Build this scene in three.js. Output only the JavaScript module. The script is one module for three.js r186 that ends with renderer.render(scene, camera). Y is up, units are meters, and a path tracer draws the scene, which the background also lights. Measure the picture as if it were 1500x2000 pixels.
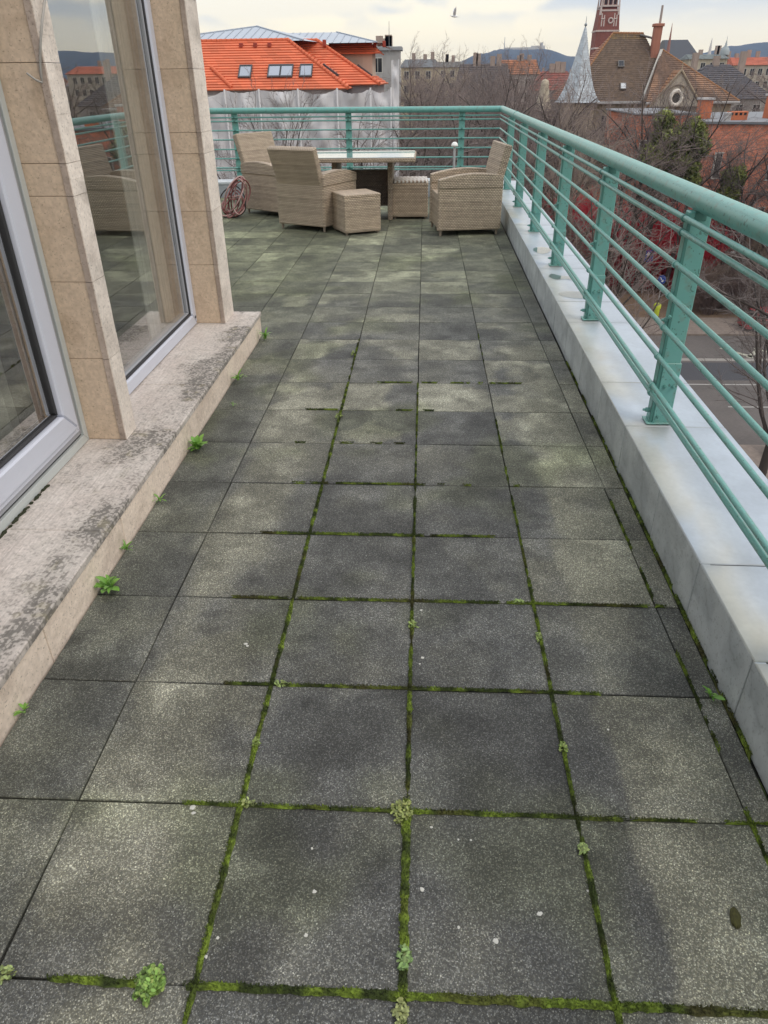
import * as THREE from 'three';
import { mergeGeometries, toCreasedNormals } from 'three/addons/utils/BufferGeometryUtils.js';
import { RoundedBoxGeometry } from 'three/addons/geometries/RoundedBoxGeometry.js';

// ------------------------------------------------------------------ camera, sky, sun, exposure
const scene = new THREE.Scene();
const camera = new THREE.PerspectiveCamera(71.32, 768 / 1024, 0.05, 12000);
camera.rotation.order = 'YXZ';
camera.rotation.set(-0.5448, 0.0566, -0.0128);
camera.position.set(0.0158, 1.4901, 0.6828);
const renderer = new THREE.WebGLRenderer({ antialias: true });
renderer.setSize(768, 1024);
renderer.shadowMap.enabled = true;
renderer.shadowMap.type = THREE.PCFSoftShadowMap;
renderer.toneMapping = THREE.LinearToneMapping;
renderer.toneMappingExposure = 1.32;

// ------------------------------------------------------------------ noise
function rng(seed) { let a = seed >>> 0; return () => { a = (a + 0x6D2B79F5) | 0; let t = Math.imul(a ^ (a >>> 15), 1 | a); t = (t + Math.imul(t ^ (t >>> 7), 61 | t)) ^ t; return ((t ^ (t >>> 14)) >>> 0) / 4294967296; }; }
function hash(x, y, s) { let h = Math.imul(x | 0, 374761393) ^ Math.imul(y | 0, 668265263) ^ Math.imul(s | 0, 1274126177); h = Math.imul(h ^ (h >>> 13), 1274126177); h ^= h >>> 16; return (h >>> 0) / 4294967296; }
const mod = (a, n) => ((a % n) + n) % n;
function vn(x, y, s = 0, px = 0, py = 0) {          // value noise, periodic when px, py > 0
  const xi = Math.floor(x), yi = Math.floor(y), fx = x - xi, fy = y - yi;
  const u = fx * fx * (3 - 2 * fx), v = fy * fy * (3 - 2 * fy);
  const X0 = px ? mod(xi, px) : xi, X1 = px ? mod(xi + 1, px) : xi + 1, Y0 = py ? mod(yi, py) : yi, Y1 = py ? mod(yi + 1, py) : yi + 1;
  const a = hash(X0, Y0, s), b = hash(X1, Y0, s), c = hash(X0, Y1, s), d = hash(X1, Y1, s);
  return a + (b - a) * u + (c - a) * v + (a - b - c + d) * u * v;
}
function fbm(x, y, s = 0, o = 4, px = 0, py = 0) { let a = 0, w = 0.5, t = 0; for (let i = 0; i < o; i++) { a += w * vn(x, y, s + i * 17, px, py); t += w; x *= 2; y *= 2; px *= 2; py *= 2; w *= 0.5; } return a / t; }
const clamp = (x, a = 0, b = 1) => Math.min(b, Math.max(a, x));
const sstep = (a, b, x) => { const t = clamp((x - a) / (b - a)); return t * t * (3 - 2 * t); };
const mix = (a, b, t) => a + (b - a) * t;
const mix3 = (a, b, t) => [mix(a[0], b[0], t), mix(a[1], b[1], t), mix(a[2], b[2], t)];
const mul3 = (a, k) => [a[0] * k, a[1] * k, a[2] * k];

// ------------------------------------------------------------------ sky: thin high overcast, warm towards the horizon, grey-blue streaks
{
  const W = 2048, H = 1024, d = new Float32Array(W * H * 4);
  for (let j = 0; j < H; j++) {
    const e = ((j + 0.5) / H - 0.5) * 180;
    for (let i = 0; i < W; i++) {
      const phi = ((i + 0.5) / W - 0.5) * 2 * Math.PI;              // atan2(z, x)
      const az = mod(phi + Math.PI / 2 + Math.PI, 2 * Math.PI) - Math.PI;   // 0 towards -z
      let c;
      if (e < 0) c = mix3([0.62, 0.58, 0.50], [0.10, 0.10, 0.09], clamp(-e / 8));
      else {
        const t = clamp(e / 90);
        c = mix3([0.98, 0.885, 0.65], [0.92, 0.865, 0.71], sstep(0, 6, e));
        c = mix3(c, [0.92, 0.925, 0.91], sstep(6, 30, e));
        c = mix3(c, [1.16, 1.20, 1.25], sstep(0.2, 1, t));
        const warm = 0.5 + 0.5 * Math.cos(az + 0.25);
        c = [c[0] * mix(0.985, 1.01, warm), c[1], c[2] * mix(1.06, 0.97, warm * sstep(16, 0, e))];
        // streaky clouds in a sheet overhead, seen foreshortened near the horizon
        const k = 1 / Math.max(Math.sin((e + 4) * Math.PI / 180), 0.03);
        const sx = Math.sin(az) * k * 1.6, sy = -Math.cos(az) * k * 1.6;
        let n = fbm(sx * 1.1 + 5, sy * 0.55 + 3, 11, 5);
        const puffs = sstep(0.47, 0.62, n + 0.10 * (fbm(az * 26, e * 2.6, 17, 4) - 0.5)) * 0.75;
        const band = sstep(0.42, 0.75, fbm(az * 4.5 + 2, e * 0.75, 31, 4)) * 0.32;
        c = mix3(c, [0.56, 0.61, 0.65], clamp(puffs * sstep(2.2, 4.6, e) + band * sstep(0.5, 3, e) * 0.8));
      }
      const o = (j * W + i) * 4;
      d[o] = c[0]; d[o + 1] = c[1]; d[o + 2] = c[2]; d[o + 3] = 1;
    }
  }
  const sky = new THREE.DataTexture(d, W, H, THREE.RGBAFormat, THREE.FloatType);
  sky.mapping = THREE.EquirectangularReflectionMapping; sky.magFilter = sky.minFilter = THREE.LinearFilter; sky.needsUpdate = true;
  scene.background = sky; scene.environment = sky;
}
const sun = new THREE.DirectionalLight(0xfff0dc, 0.75);
sun.position.set(14, 20, 3); sun.castShadow = true; sun.shadow.radius = 34;
sun.shadow.mapSize.set(2048, 2048);
Object.assign(sun.shadow.camera, { left: -14, right: 14, top: 14, bottom: -14, near: 1, far: 60 });
sun.target.position.set(0, 0, -5); scene.add(sun, sun.target);
scene.fog = new THREE.FogExp2(0xa9c2f0, 0.000095);

// ------------------------------------------------------------------ textures and materials
const toS = (c) => { c = clamp(c); return Math.round(255 * (c <= 0.0031308 ? 12.92 * c : 1.055 * Math.pow(c, 1 / 2.4) - 0.055)); };
function tex(w, h, fn, { data = false, rep = null } = {}) {
  const d = new Uint8Array(w * h * 4);
  for (let j = 0; j < h; j++) for (let i = 0; i < w; i++) {
    const c = fn(i / w, j / h, i, j), o = (j * w + i) * 4;
    if (data) d[o] = d[o + 1] = d[o + 2] = Math.round(255 * clamp(c)); else { d[o] = toS(c[0]); d[o + 1] = toS(c[1]); d[o + 2] = toS(c[2]); }
    d[o + 3] = 255;
  }
  const t = new THREE.DataTexture(d, w, h, THREE.RGBAFormat, THREE.UnsignedByteType);
  t.wrapS = t.wrapT = THREE.RepeatWrapping; t.magFilter = THREE.LinearFilter; t.minFilter = THREE.LinearMipmapLinearFilter; t.generateMipmaps = true;
  if (!data) t.colorSpace = THREE.SRGBColorSpace;
  if (rep) t.repeat.set(rep, rep);
  t.needsUpdate = true; return t;
}
const lin = (r, g, b) => new THREE.Color().setRGB(r, g, b);
function mat(c, rough = 0.8, o = {}) { return new THREE.MeshStandardMaterial({ color: lin(...c), roughness: rough, metalness: 0, ...o }); }
const VC = { vertexColors: true };

// exposed-aggregate concrete: 1.2 m tile of small pebbles
const grain = (() => {
  const N = 1536, G = 430, col = new Float32Array(N * N), hgt = new Float32Array(N * N), hue = new Float32Array(N * N);
  for (let j = 0; j < N; j++) for (let i = 0; i < N; i++) {
    const x = i / N * G, y = j / N * G, xi = Math.floor(x), yi = Math.floor(y);
    let b = 9, bx = 0, by = 0, b2 = 9;
    for (let q = -1; q <= 1; q++) for (let p = -1; p <= 1; p++) {
      const cx = mod(xi + p, G), cy = mod(yi + q, G), dx = xi + p + hash(cx, cy, 1) - x, dy = yi + q + hash(cx, cy, 2) - y, dd = dx * dx + dy * dy;
      if (dd < b) { b2 = b; b = dd; bx = cx; by = cy; } else if (dd < b2) b2 = dd;
    }
    const r = hash(bx, by, 5), size = hash(bx, by, 6);
    const edge = clamp((Math.sqrt(b2) - Math.sqrt(b)) * 3);
    let v = 0.08 + 0.32 * Math.pow(r, 2.4) + (r > 0.97 ? 0.10 : 0);
    v *= 0.85 + 0.3 * hash(bx, by, 7);
    v = mix(0.075, v, edge * (0.6 + 0.4 * size));
    v *= (0.62 + 0.76 * fbm(i / N * 14, j / N * 14, 40, 5, 14, 14)) * (0.84 + 0.32 * sstep(0.42, 0.58, fbm(i / N * 7, j / N * 7, 44, 5, 7, 7)));
    col[j * N + i] = v; hgt[j * N + i] = edge * (0.4 + 0.6 * size); hue[j * N + i] = hash(bx, by, 8);
  }
  return {
    map: tex(N, N, (u, v, i, j) => { const c = col[j * N + i], h = hue[j * N + i]; return [c * (0.98 + 0.08 * h), c * (0.99 + 0.04 * h), c * (0.96 - 0.06 * h)]; }, { rep: 1 / 1.2 }),
    bump: tex(N, N, (u, v, i, j) => hgt[j * N + i], { data: true, rep: 1 / 1.2 }),
  };
})();
const slabMat = new THREE.MeshStandardMaterial({ map: grain.map, bumpMap: grain.bump, bumpScale: 0.0016, roughness: 0.82, vertexColors: true });
// travertine: streaks, pores and freckles, 1 m tile
function travertine(base, dark, pores, seed) {
  return tex(1024, 1024, (u, v) => {
    const n = fbm(u * 8, v * 8, seed, 5, 8, 8), s = fbm(u * 6, v * 40, seed + 3, 4, 6, 40), m = fbm(u * 90, v * 90, seed + 9, 2, 90, 90);
    let c = mix3(base, dark, clamp(sstep(0.42, 0.75, n) * 0.75 + (s - 0.5) * 0.5));
    const f = fbm(u * 200, v * 200, seed + 5, 2, 200, 200);
    if (f > 0.71) c = mul3(c, 1 - pores * (f - 0.71) * 4);
    return mul3(c, 0.86 + 0.28 * m);
  });
}
const tanTex = travertine([0.63, 0.49, 0.36], [0.50, 0.375, 0.265], 0.5, 101);
const paleTex = travertine([0.73, 0.65, 0.585], [0.58, 0.505, 0.45], 0.7, 202);
const stoneBump = tex(512, 512, (u, v) => fbm(u * 40, v * 40, 7, 4, 40, 40), { data: true });
const tanStone = new THREE.MeshStandardMaterial({ map: tanTex, bumpMap: stoneBump, bumpScale: 0.002, roughness: 0.72 });
const paleStone = new THREE.MeshStandardMaterial({ map: paleTex, bumpMap: stoneBump, bumpScale: 0.003, roughness: 0.8, vertexColors: true });
// the coping by the window: one long map, lichen thickest towards the outer edge (u along x 0.4 m, v along z 6 m)
const copingTex = tex(512, 2048, (u, v) => {
  const x = u * 0.4, z = v * 4.4, n = fbm(x * 20, z * 20, 61, 5), p = fbm(x * 6, z * 3.2, 71, 3);
  let c = mix3([0.52, 0.45, 0.405], [0.62, 0.57, 0.52], fbm(x * 9, z * 9, 51, 4));
  c = mul3(c, 0.8 + 0.4 * fbm(x * 130, z * 130, 55, 2));
  const out = sstep(1.5, 0.6, z) * 0.18 + sstep(0.06, 0.37, x) * (0.42 + 0.75 * sstep(0.40, 0.62, p)) + sstep(0.54, 0.68, p) * 0.28 + 0.35 * (n - 0.5);
  const sp = fbm(x * 120, z * 120, 81, 3), sp2 = fbm(x * 34, z * 34, 91, 3), dens = clamp(out), thr = 0.70 - 0.25 * dens;
  const l = sstep(thr - 0.12, thr + 0.16, sp + 0.35 * (sp2 - 0.5)) * (0.25 + 0.75 * dens);
  c = mix3(c, [0.27, 0.25, 0.22], clamp(0.55 * dens + 0.25 * (sp2 - 0.5), 0, 0.6));
  c = mix3(c, [0.085, 0.078, 0.068], clamp(l * 0.78, 0, 0.72));
  c = mix3(c, [0.30, 0.26, 0.12], sstep(0.62, 0.8, n) * 0.25 * clamp(out));
  return c;
});
const copingMat = new THREE.MeshStandardMaterial({ map: copingTex, bumpMap: stoneBump, bumpScale: 0.003, roughness: 0.85 });
// grey veined marble, 1 m tile
const marbleTex = tex(1024, 1024, (u, v) => {
  const w = fbm(u * 4, v * 4, 13, 5, 4, 4), a = (u + v) * 5 + w * 3.2, n = fbm(u * 10, v * 10, 23, 5, 10, 10);
  const vein = Math.pow(1 - Math.abs(Math.sin(a * Math.PI)), 5) * sstep(0.45, 0.65, n);
  let c = mix3([0.54, 0.57, 0.58], [0.43, 0.46, 0.475], sstep(0.35, 0.7, n));
  c = mix3(c, [0.30, 0.32, 0.33], vein * 0.6);
  const pit = fbm(u * 150, v * 150, 43, 2, 150, 150);
  if (pit > 0.72) c = mul3(c, 0.8);
  return mul3(c, 0.93 + 0.14 * fbm(u * 60, v * 60, 33, 3, 60, 60));
});
const marbleTopTex = tex(512, 512, (u, v) => { const n = fbm(u * 5, v * 5, 63, 5, 5, 5), f = fbm(u * 80, v * 80, 65, 3, 80, 80); return mul3(mix3([0.45, 0.49, 0.52], [0.40, 0.435, 0.462], sstep(0.35, 0.65, n)), 0.94 + 0.12 * f); });
const marbleTop = new THREE.MeshStandardMaterial({ map: marbleTopTex, roughness: 0.36, bumpMap: stoneBump, bumpScale: 0.0005, vertexColors: true });
const marble = new THREE.MeshStandardMaterial({ map: marbleTex, roughness: 0.42, bumpMap: stoneBump, bumpScale: 0.0006, vertexColors: true });
// wicker: flat strands woven over uprights, 0.12 m tile
const PU = 10, PV = 9;
const weave = (u, v) => {
  const a = u * PU, b = v * PV * 2, row = Math.floor(b), fb = b - row, ph = a + (row % 2) * 0.5, fa = ph - Math.floor(ph);
  const over = Math.sin(fa * Math.PI), strand = Math.pow(Math.sin(fb * Math.PI), 0.5);
  return { h: clamp(strand * (0.3 + 0.7 * over)), id: 0.45 * hash(Math.floor(ph) % PU, row, 3) + 0.55 * hash(3, row, 7) };
};
const wickerTex = tex(256, 256, (u, v) => { const w = weave(u, v); return mul3([0.52, 0.42, 0.33], (0.22 + 0.90 * Math.pow(w.h, 0.8)) * (0.68 + 0.62 * w.id)); }, { rep: 1 / 0.30 });
const wickerBump = tex(256, 256, (u, v) => weave(u, v).h, { data: true, rep: 1 / 0.30 });
const wicker = new THREE.MeshStandardMaterial({ map: wickerTex, bumpMap: wickerBump, bumpScale: 0.006, roughness: 0.62, vertexColors: true });
const tealTex = tex(512, 512, (u, v) => { const n = fbm(u * 6, v * 6, 931, 5, 6, 6), s = fbm(u * 60, v * 60, 933, 2, 60, 60), d = fbm(u * 20, v * 20, 935, 3, 20, 20); let c = mix3([0.135, 0.365, 0.33], [0.17, 0.39, 0.35], n); if (s > 0.78) c = mix3(c, [0.06, 0.12, 0.10], 0.7); c = mix3(c, [0.19, 0.22, 0.18], sstep(0.58, 0.75, d) * 0.35); return c; }, { rep: 1 / 0.6 });
const teal = new THREE.MeshStandardMaterial({ map: tealTex, roughness: 0.36, bumpMap: stoneBump, bumpScale: 0.0005 });
const tealDark = mat([0.06, 0.19, 0.165], 0.5);
const metalGrey = mat([0.45, 0.46, 0.47], 0.4, { metalness: 0.2 });

// ------------------------------------------------------------------ building helpers
const used = {};
function numbered(n) { const k = used[n] = (used[n] ?? -1) + 1; return k ? n + '_' + String(k).padStart(3, '0') : n; }
function tag(o, label, category, group, kind) { if (label) o.userData.label = label; if (category) o.userData.category = category; if (group) o.userData.group = group; if (kind) o.userData.kind = kind; return o; }
function thing(name, label, category, pos = [0, 0, 0], turn = 0, group) { const g = new THREE.Group(); g.name = numbered(name); g.position.set(...pos); g.rotation.y = turn; scene.add(g); return tag(g, label, category, group); }
function part(name, geo, m, parent, label) { const o = new THREE.Mesh(geo, m); o.name = parent === scene ? numbered(name) : name; o.castShadow = o.receiveShadow = true; parent.add(o); if (label) o.userData.label = label; return o; }
function copyOf(o, pos, turn, label, scale) { const c = o.clone(); c.name = numbered(o.name.replace(/_\d{3}$/, '')); c.position.set(...pos); c.rotation.y = turn; if (scale) c.scale.set(...(Array.isArray(scale) ? scale : [scale, scale, scale])); c.userData = { ...o.userData }; if (label) c.userData.label = label; scene.add(c); return c; }
// polygon soup with flat normals and uv in metres along the two axes a face lies in
class B {
  constructor() { this.p = []; this.n = []; this.u = []; this.c = []; this.col = null; this.off = [0, 0]; }
  poly(pts, out) {
    const a = pts[0], b = pts[1], c = pts[2];
    let n = new THREE.Vector3(b[0] - a[0], b[1] - a[1], b[2] - a[2]).cross(new THREE.Vector3(c[0] - a[0], c[1] - a[1], c[2] - a[2]));
    if (n.lengthSq() < 1e-16 && pts.length > 3) { const d = pts[3]; n = new THREE.Vector3(c[0] - a[0], c[1] - a[1], c[2] - a[2]).cross(new THREE.Vector3(d[0] - a[0], d[1] - a[1], d[2] - a[2])); }
    n.normalize();
    if (out) { const m = [0, 1, 2].map((k) => pts.reduce((s, q) => s + q[k], 0) / pts.length - out[k]); if (n.x * m[0] + n.y * m[1] + n.z * m[2] < 0) { pts = pts.slice().reverse(); n.negate(); } }
    const ax = Math.abs(n.x), ay = Math.abs(n.y), az = Math.abs(n.z);
    const uv = (q) => ax > ay && ax > az ? [q[2], q[1]] : ay > az ? [q[0], q[2]] : [q[0], q[1]];
    for (let k = 1; k < pts.length - 1; k++) for (const q of [pts[0], pts[k], pts[k + 1]]) {
      this.p.push(q[0], q[1], q[2]); this.n.push(n.x, n.y, n.z); const t = uv(q); this.u.push(t[0] + this.off[0], t[1] + this.off[1]);
      const cc = this.col ? (typeof this.col === 'function' ? this.col(q) : this.col) : [1, 1, 1]; this.c.push(cc[0], cc[1], cc[2]);
    }
    return this;
  }
  // chamfered hexahedron: 8 corners, index bits x,y,z (1,2,4)
  hexa(v, ch = 0) {
    const o = [0, 1, 2].map((k) => v.reduce((s, q) => s + q[k], 0) / 8);
    if (!ch) { for (const f of [[0, 1, 3, 2], [4, 5, 7, 6], [0, 1, 5, 4], [2, 3, 7, 6], [0, 2, 6, 4], [1, 3, 7, 5]]) this.poly(f.map((k) => v[k]), o); return this; }
    const P = (k, axes) => { let q = v[k].slice(); for (const a of axes) { const w = v[k ^ (1 << a)], d = [w[0] - v[k][0], w[1] - v[k][1], w[2] - v[k][2]], l = Math.hypot(...d), t = Math.min(ch, l * 0.45) / l; q = [q[0] + d[0] * t, q[1] + d[1] * t, q[2] + d[2] * t]; } return q; };
    const oth = [[1, 2], [0, 2], [0, 1]];
    const F = (k, a) => P(k, oth[a]);                      // vertex of the face across axis a
    for (let a = 0; a < 3; a++) { const [b, c] = oth[a]; for (let s = 0; s < 2; s++) { const k = s << a; this.poly([F(k, a), F(k | 1 << b, a), F(k | 1 << b | 1 << c, a), F(k | 1 << c, a)], o); } }
    for (let a = 0; a < 3; a++) { const [b, c] = oth[a]; for (let s = 0; s < 4; s++) { const k = ((s & 1) << b) | ((s >> 1) << c), l = k | 1 << a; this.poly([F(k, b), F(l, b), F(l, c), F(k, c)], o); } }
    for (let k = 0; k < 8; k++) this.poly([F(k, 0), F(k, 1), F(k, 2)], o);
    return this;
  }
  box(x0, x1, y0, y1, z0, z1, ch = 0) { return this.hexa([[x0, y0, z0], [x1, y0, z0], [x0, y1, z0], [x1, y1, z0], [x0, y0, z1], [x1, y0, z1], [x0, y1, z1], [x1, y1, z1]], ch); }
  geo() { const g = new THREE.BufferGeometry(); g.setAttribute('position', new THREE.Float32BufferAttribute(this.p, 3)); g.setAttribute('normal', new THREE.Float32BufferAttribute(this.n, 3)); g.setAttribute('uv', new THREE.Float32BufferAttribute(this.u, 2)); g.setAttribute('color', new THREE.Float32BufferAttribute(this.c, 3)); return g; }
  to(name, m, parent, label) { return part(name, this.geo(), m, parent, label); }
}
function boxUV(g, s = 1, off = [0, 0]) {                     // uv in metres by dominant normal, white vertex colours
  g = g.index ? g.toNonIndexed() : g; const p = g.attributes.position, n = g.attributes.normal, u = new Float32Array(p.count * 2);
  for (let i = 0; i < p.count; i++) { const ax = Math.abs(n.getX(i)), ay = Math.abs(n.getY(i)), az = Math.abs(n.getZ(i)); const t = ax > ay && ax > az ? [p.getZ(i), p.getY(i)] : ay > az ? [p.getX(i), p.getZ(i)] : [p.getX(i), p.getY(i)]; u[i * 2] = t[0] * s + off[0]; u[i * 2 + 1] = t[1] * s + off[1]; }
  g.setAttribute('uv', new THREE.BufferAttribute(u, 2)); g.setAttribute('color', new THREE.BufferAttribute(new Float32Array(p.count * 3).fill(1), 3)); return g;
}
const merge = (list) => mergeGeometries(list.map((g) => { g = g.index ? g.toNonIndexed() : g; for (const k of Object.keys(g.attributes)) if (!['position', 'normal', 'uv'].includes(k)) g.deleteAttribute(k); return g; }));
function rod(a, b, ra, rb = ra, sides = 10) {
  const A = new THREE.Vector3(...a), D = new THREE.Vector3(...b).sub(A), g = new THREE.CylinderGeometry(rb, ra, D.length(), sides, 1);
  g.translate(0, D.length() / 2, 0); g.applyQuaternion(new THREE.Quaternion().setFromUnitVectors(new THREE.Vector3(0, 1, 0), D.clone().normalize())); g.translate(A.x, A.y, A.z); return g;
}
const curve = (pts, r, seg = 40, sides = 8) => new THREE.TubeGeometry(new THREE.CatmullRomCurve3(pts.map((p) => new THREE.Vector3(...p))), seg, r, sides);

// lines of the terrace edge (slightly out of square with the paving)
const XI = (z) => 0.872 - 0.0105 * z, XO = (z) => XI(z) + 0.42, XP = (z) => 0.975 - 0.0115 * z, XR = (z) => 1.028 - 0.0072 * z;
const ZF = -10.85, STEPX = -1.08, SY = 0.155, PT = 0.21, GY = -14;

// ------------------------------------------------------------------ terrace floor: slabs on a dark bed
const floor = new THREE.Group(); floor.name = 'terrace_floor'; scene.add(floor);
tag(floor, 'dark washed-concrete slab paving of the roof terrace with mossy joints', null, null, 'structure');
part('bed', new B().box(-4.4, XI(0) + 0.02, -0.30, -0.022, ZF - 0.02, 1.3).geo(), mat([0.022, 0.022, 0.018], 0.95), floor);
// damp and dry: where water stands, slabs are dark; pale where they dried (lies in the stone, not in the light)
function stain(x, z, s) {
  const n = fbm(x * 1.9 + 3, z * 1.9, 301, 4), m = fbm(x * 7, z * 7, 303, 4);
  const w = fbm(x * 2.3 + 9, z * 2.3, 311, 5);
  let k = 0.78 + 0.22 * sstep(0.48, 0.57, w) + 0.30 * (n - 0.5) + 0.45 * (m - 0.5);
  const near = sstep(-5.2, -2.2, z);
  // dry band along the parapet side of the last full column
  k += near * sstep(0.51, 0.532, x + s.off + 0.10 * (fbm(z * 7, x * 6, 305, 5) - 0.5)) * ((0.10 + 0.42 * s.dry2) * (0.8 + 0.5 * m) + 0.62 * sstep(-0.45, -0.3, z));
  k -= near * sstep(0.42, 0.47, x) * sstep(0.55, 0.50, x) * 0.06;
  // left half of the second column dries too
  k += near * sstep(-0.80, -0.72, x) * sstep(-0.46, -0.60, x) * 0.42 * sstep(0.32, 0.6, n + 0.1);
  k -= near * sstep(-0.8, -0.86, x) * 0.20;                       // by the step
  k -= sstep(-3.2, -1.6, z) * sstep(-0.42, -0.36, x) * sstep(0.41, 0.36, x) * 0.18;
  // a rounded dry patch inside many slabs
  const e = fbm(x * 3.4 + s.cx * 90, z * 3.4 + s.cz * 70, 307, 4) + 0.12 * Math.cos((x - s.cx) * 6) * Math.cos((z - s.cz) * 6);
  k += s.dry * sstep(0.525, 0.565, e) * (0.55 + 0.9 * fbm(x * 5, z * 5, 313, 3));
  k = Math.max(0.34, k) * s.tone;
  const green = clamp(sstep(-3.5, -6.5, z) * 0.5 + sstep(0.55, 0.75, fbm(x * 2.6, z * 2.6, 309, 3)) * 0.45 + sstep(-0.7, -1.0, x) * 0.25 + sstep(0.48, 0.6, x) * near * 0.12);
  const dry = sstep(0.6, 1.25, k); k *= 1.12; return mix3(mix3(mul3([0.97, 0.99, 1.0], k), mul3([1.0, 0.99, 0.84], k), dry), mul3([0.93, 1.0, 0.66], k), clamp(green * 1.25));
}
const slabR = rng(77);
function slab(c, far) {                                            // c: four corners [x,z], near-left, near-right, far-right, far-left
  const n = far ? 7 : c[0][1] > -2.5 ? 20 : 12, ch = 0.0022, pos = [], nor = [], uv = [], col = [], idx = [];
  const tilt = [0, 1, 2, 3].map(() => (slabR() - 0.5) * 0.003 - 0.0008);
  const w = Math.abs(c[1][0] - c[0][0]), wide = w > 0.3, mx = (c[0][0] + c[2][0]) / 2, mz = (c[0][1] + c[2][1]) / 2;
  const zone = mz < -2.2 ? (mx > -0.9 && mx < 0.85 ? 0.6 : 0.3) : 0.0;
  const s = { cx: mx + (slabR() - 0.5) * 0.2, cz: mz + (slabR() - 0.5) * 0.2, rx: 0.12 + 0.09 * slabR(), rz: 0.10 + 0.09 * slabR(), dry: wide && slabR() < zone ? 0.30 + 0.50 * slabR() : 0, tone: 0.80 + 0.40 * slabR(), off: (slabR() - 0.5) * 0.07, dry2: slabR() };
  if (mz < -4.6 && mz > -8.8 && mx > -1.9 && wide) { s.rx = 0.19; s.dry *= 0.95; }
  const o = [slabR(), slabR()], turn = Math.floor(slabR() * 4), UV = (x, z) => turn === 0 ? [x, z] : turn === 1 ? [z, -x] : turn === 2 ? [-x, -z] : [-z, x];
  const at = (u, v) => { const a = 1 - u, b = 1 - v; return [a * b * c[0][0] + u * b * c[1][0] + u * v * c[2][0] + a * v * c[3][0], a * b * tilt[0] + u * b * tilt[1] + u * v * tilt[2] + a * v * tilt[3], a * b * c[0][1] + u * b * c[1][1] + u * v * c[2][1] + a * v * c[3][1]]; };
  const put = (x, y, z, nx, ny, nz, k = 1) => { pos.push(x, y, z); nor.push(nx, ny, nz); const t = UV(x, z); uv.push(t[0] + o[0] + (ny < 0.5 ? y : 0), t[1] + o[1] + (ny < 0.5 ? y : 0)); const q = stain(x, z, s); col.push(q[0] * k, q[1] * k, q[2] * k); return pos.length / 3 - 1; };
  const L = (w - 2 * ch) / w, D = Math.abs(c[3][1] - c[0][1]), M = (D - 2 * ch) / D;
  for (let j = 0; j <= n; j++) for (let i = 0; i <= n; i++) { const p = at((1 - L) / 2 + L * i / n, (1 - M) / 2 + M * j / n); put(p[0], p[1], p[2], 0, 1, 0); }
  for (let j = 0; j < n; j++) for (let i = 0; i < n; i++) { const a = j * (n + 1) + i; idx.push(a, a + 1, a + n + 2, a, a + n + 2, a + n + 1); }
  const e = [(1 - L) / 2, (1 - M) / 2], ring = [[e[0], e[1]], [1 - e[0], e[1]], [1 - e[0], 1 - e[1]], [e[0], 1 - e[1]]], outr = [[0, 0], [1, 0], [1, 1], [0, 1]], N = [[0, 1], [1, 0], [0, -1], [-1, 0]];
  for (let k = 0; k < 4; k++) {
    const k2 = (k + 1) % 4, a = at(...ring[k]), b = at(...ring[k2]), q = at(...outr[k]), r = at(...outr[k2]), m = N[k];
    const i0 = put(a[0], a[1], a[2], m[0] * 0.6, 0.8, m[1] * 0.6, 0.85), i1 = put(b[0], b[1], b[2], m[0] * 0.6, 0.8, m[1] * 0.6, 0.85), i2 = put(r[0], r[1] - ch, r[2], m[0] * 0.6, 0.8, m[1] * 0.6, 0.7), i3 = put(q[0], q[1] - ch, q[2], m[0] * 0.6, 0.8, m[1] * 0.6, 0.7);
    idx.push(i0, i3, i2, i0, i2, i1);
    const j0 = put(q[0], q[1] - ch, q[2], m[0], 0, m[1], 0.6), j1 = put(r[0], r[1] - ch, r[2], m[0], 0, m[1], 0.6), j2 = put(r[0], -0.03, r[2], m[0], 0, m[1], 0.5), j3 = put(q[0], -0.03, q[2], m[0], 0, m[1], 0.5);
    idx.push(j0, j3, j2, j0, j2, j1);
  }
  const g = new THREE.BufferGeometry(); g.setAttribute('position', new THREE.Float32BufferAttribute(pos, 3)); g.setAttribute('normal', new THREE.Float32BufferAttribute(nor, 3)); g.setAttribute('uv', new THREE.Float32BufferAttribute(uv, 2)); g.setAttribute('color', new THREE.Float32BufferAttribute(col, 3)); g.setIndex(idx);
  part('paving_slab', g, slabMat, floor);
}
const GAP = 0.0013;
for (let j = -2; j < 27; j++) {
  const z0 = -j * 0.4, z1 = z0 - 0.4, far = z0 < -4.6;
  const xs = [];
  if (z0 > -3.9) xs.push([STEPX + 0.004, -0.8]); else for (let x = -4; x < -0.85; x += 0.4) xs.push([x, x + 0.4]);
  for (const x of [-0.8, -0.4, 0, 0.4]) xs.push([x, x + 0.4]);
  for (const [a, b] of xs) { const jx = (slabR() - 0.5) * 0.004, jz = (slabR() - 0.5) * 0.004, g = GAP + slabR() * 0.0009; slab([[a + g + jx, z0 - g + jz], [b - g + jx, z0 - g - jz * 0.5], [b - g - jx * 0.5, z1 + g + jz], [a + g - jx * 0.5, z1 + g - jz]].map((p) => p), far); }
  if (j < 26) slab([[0.8 + GAP, z0 - GAP], [XI(z0) - 0.012, z0 - GAP], [XI(z1) - 0.012, z1 + GAP], [0.8 + GAP, z1 + GAP]], far);
}
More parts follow.
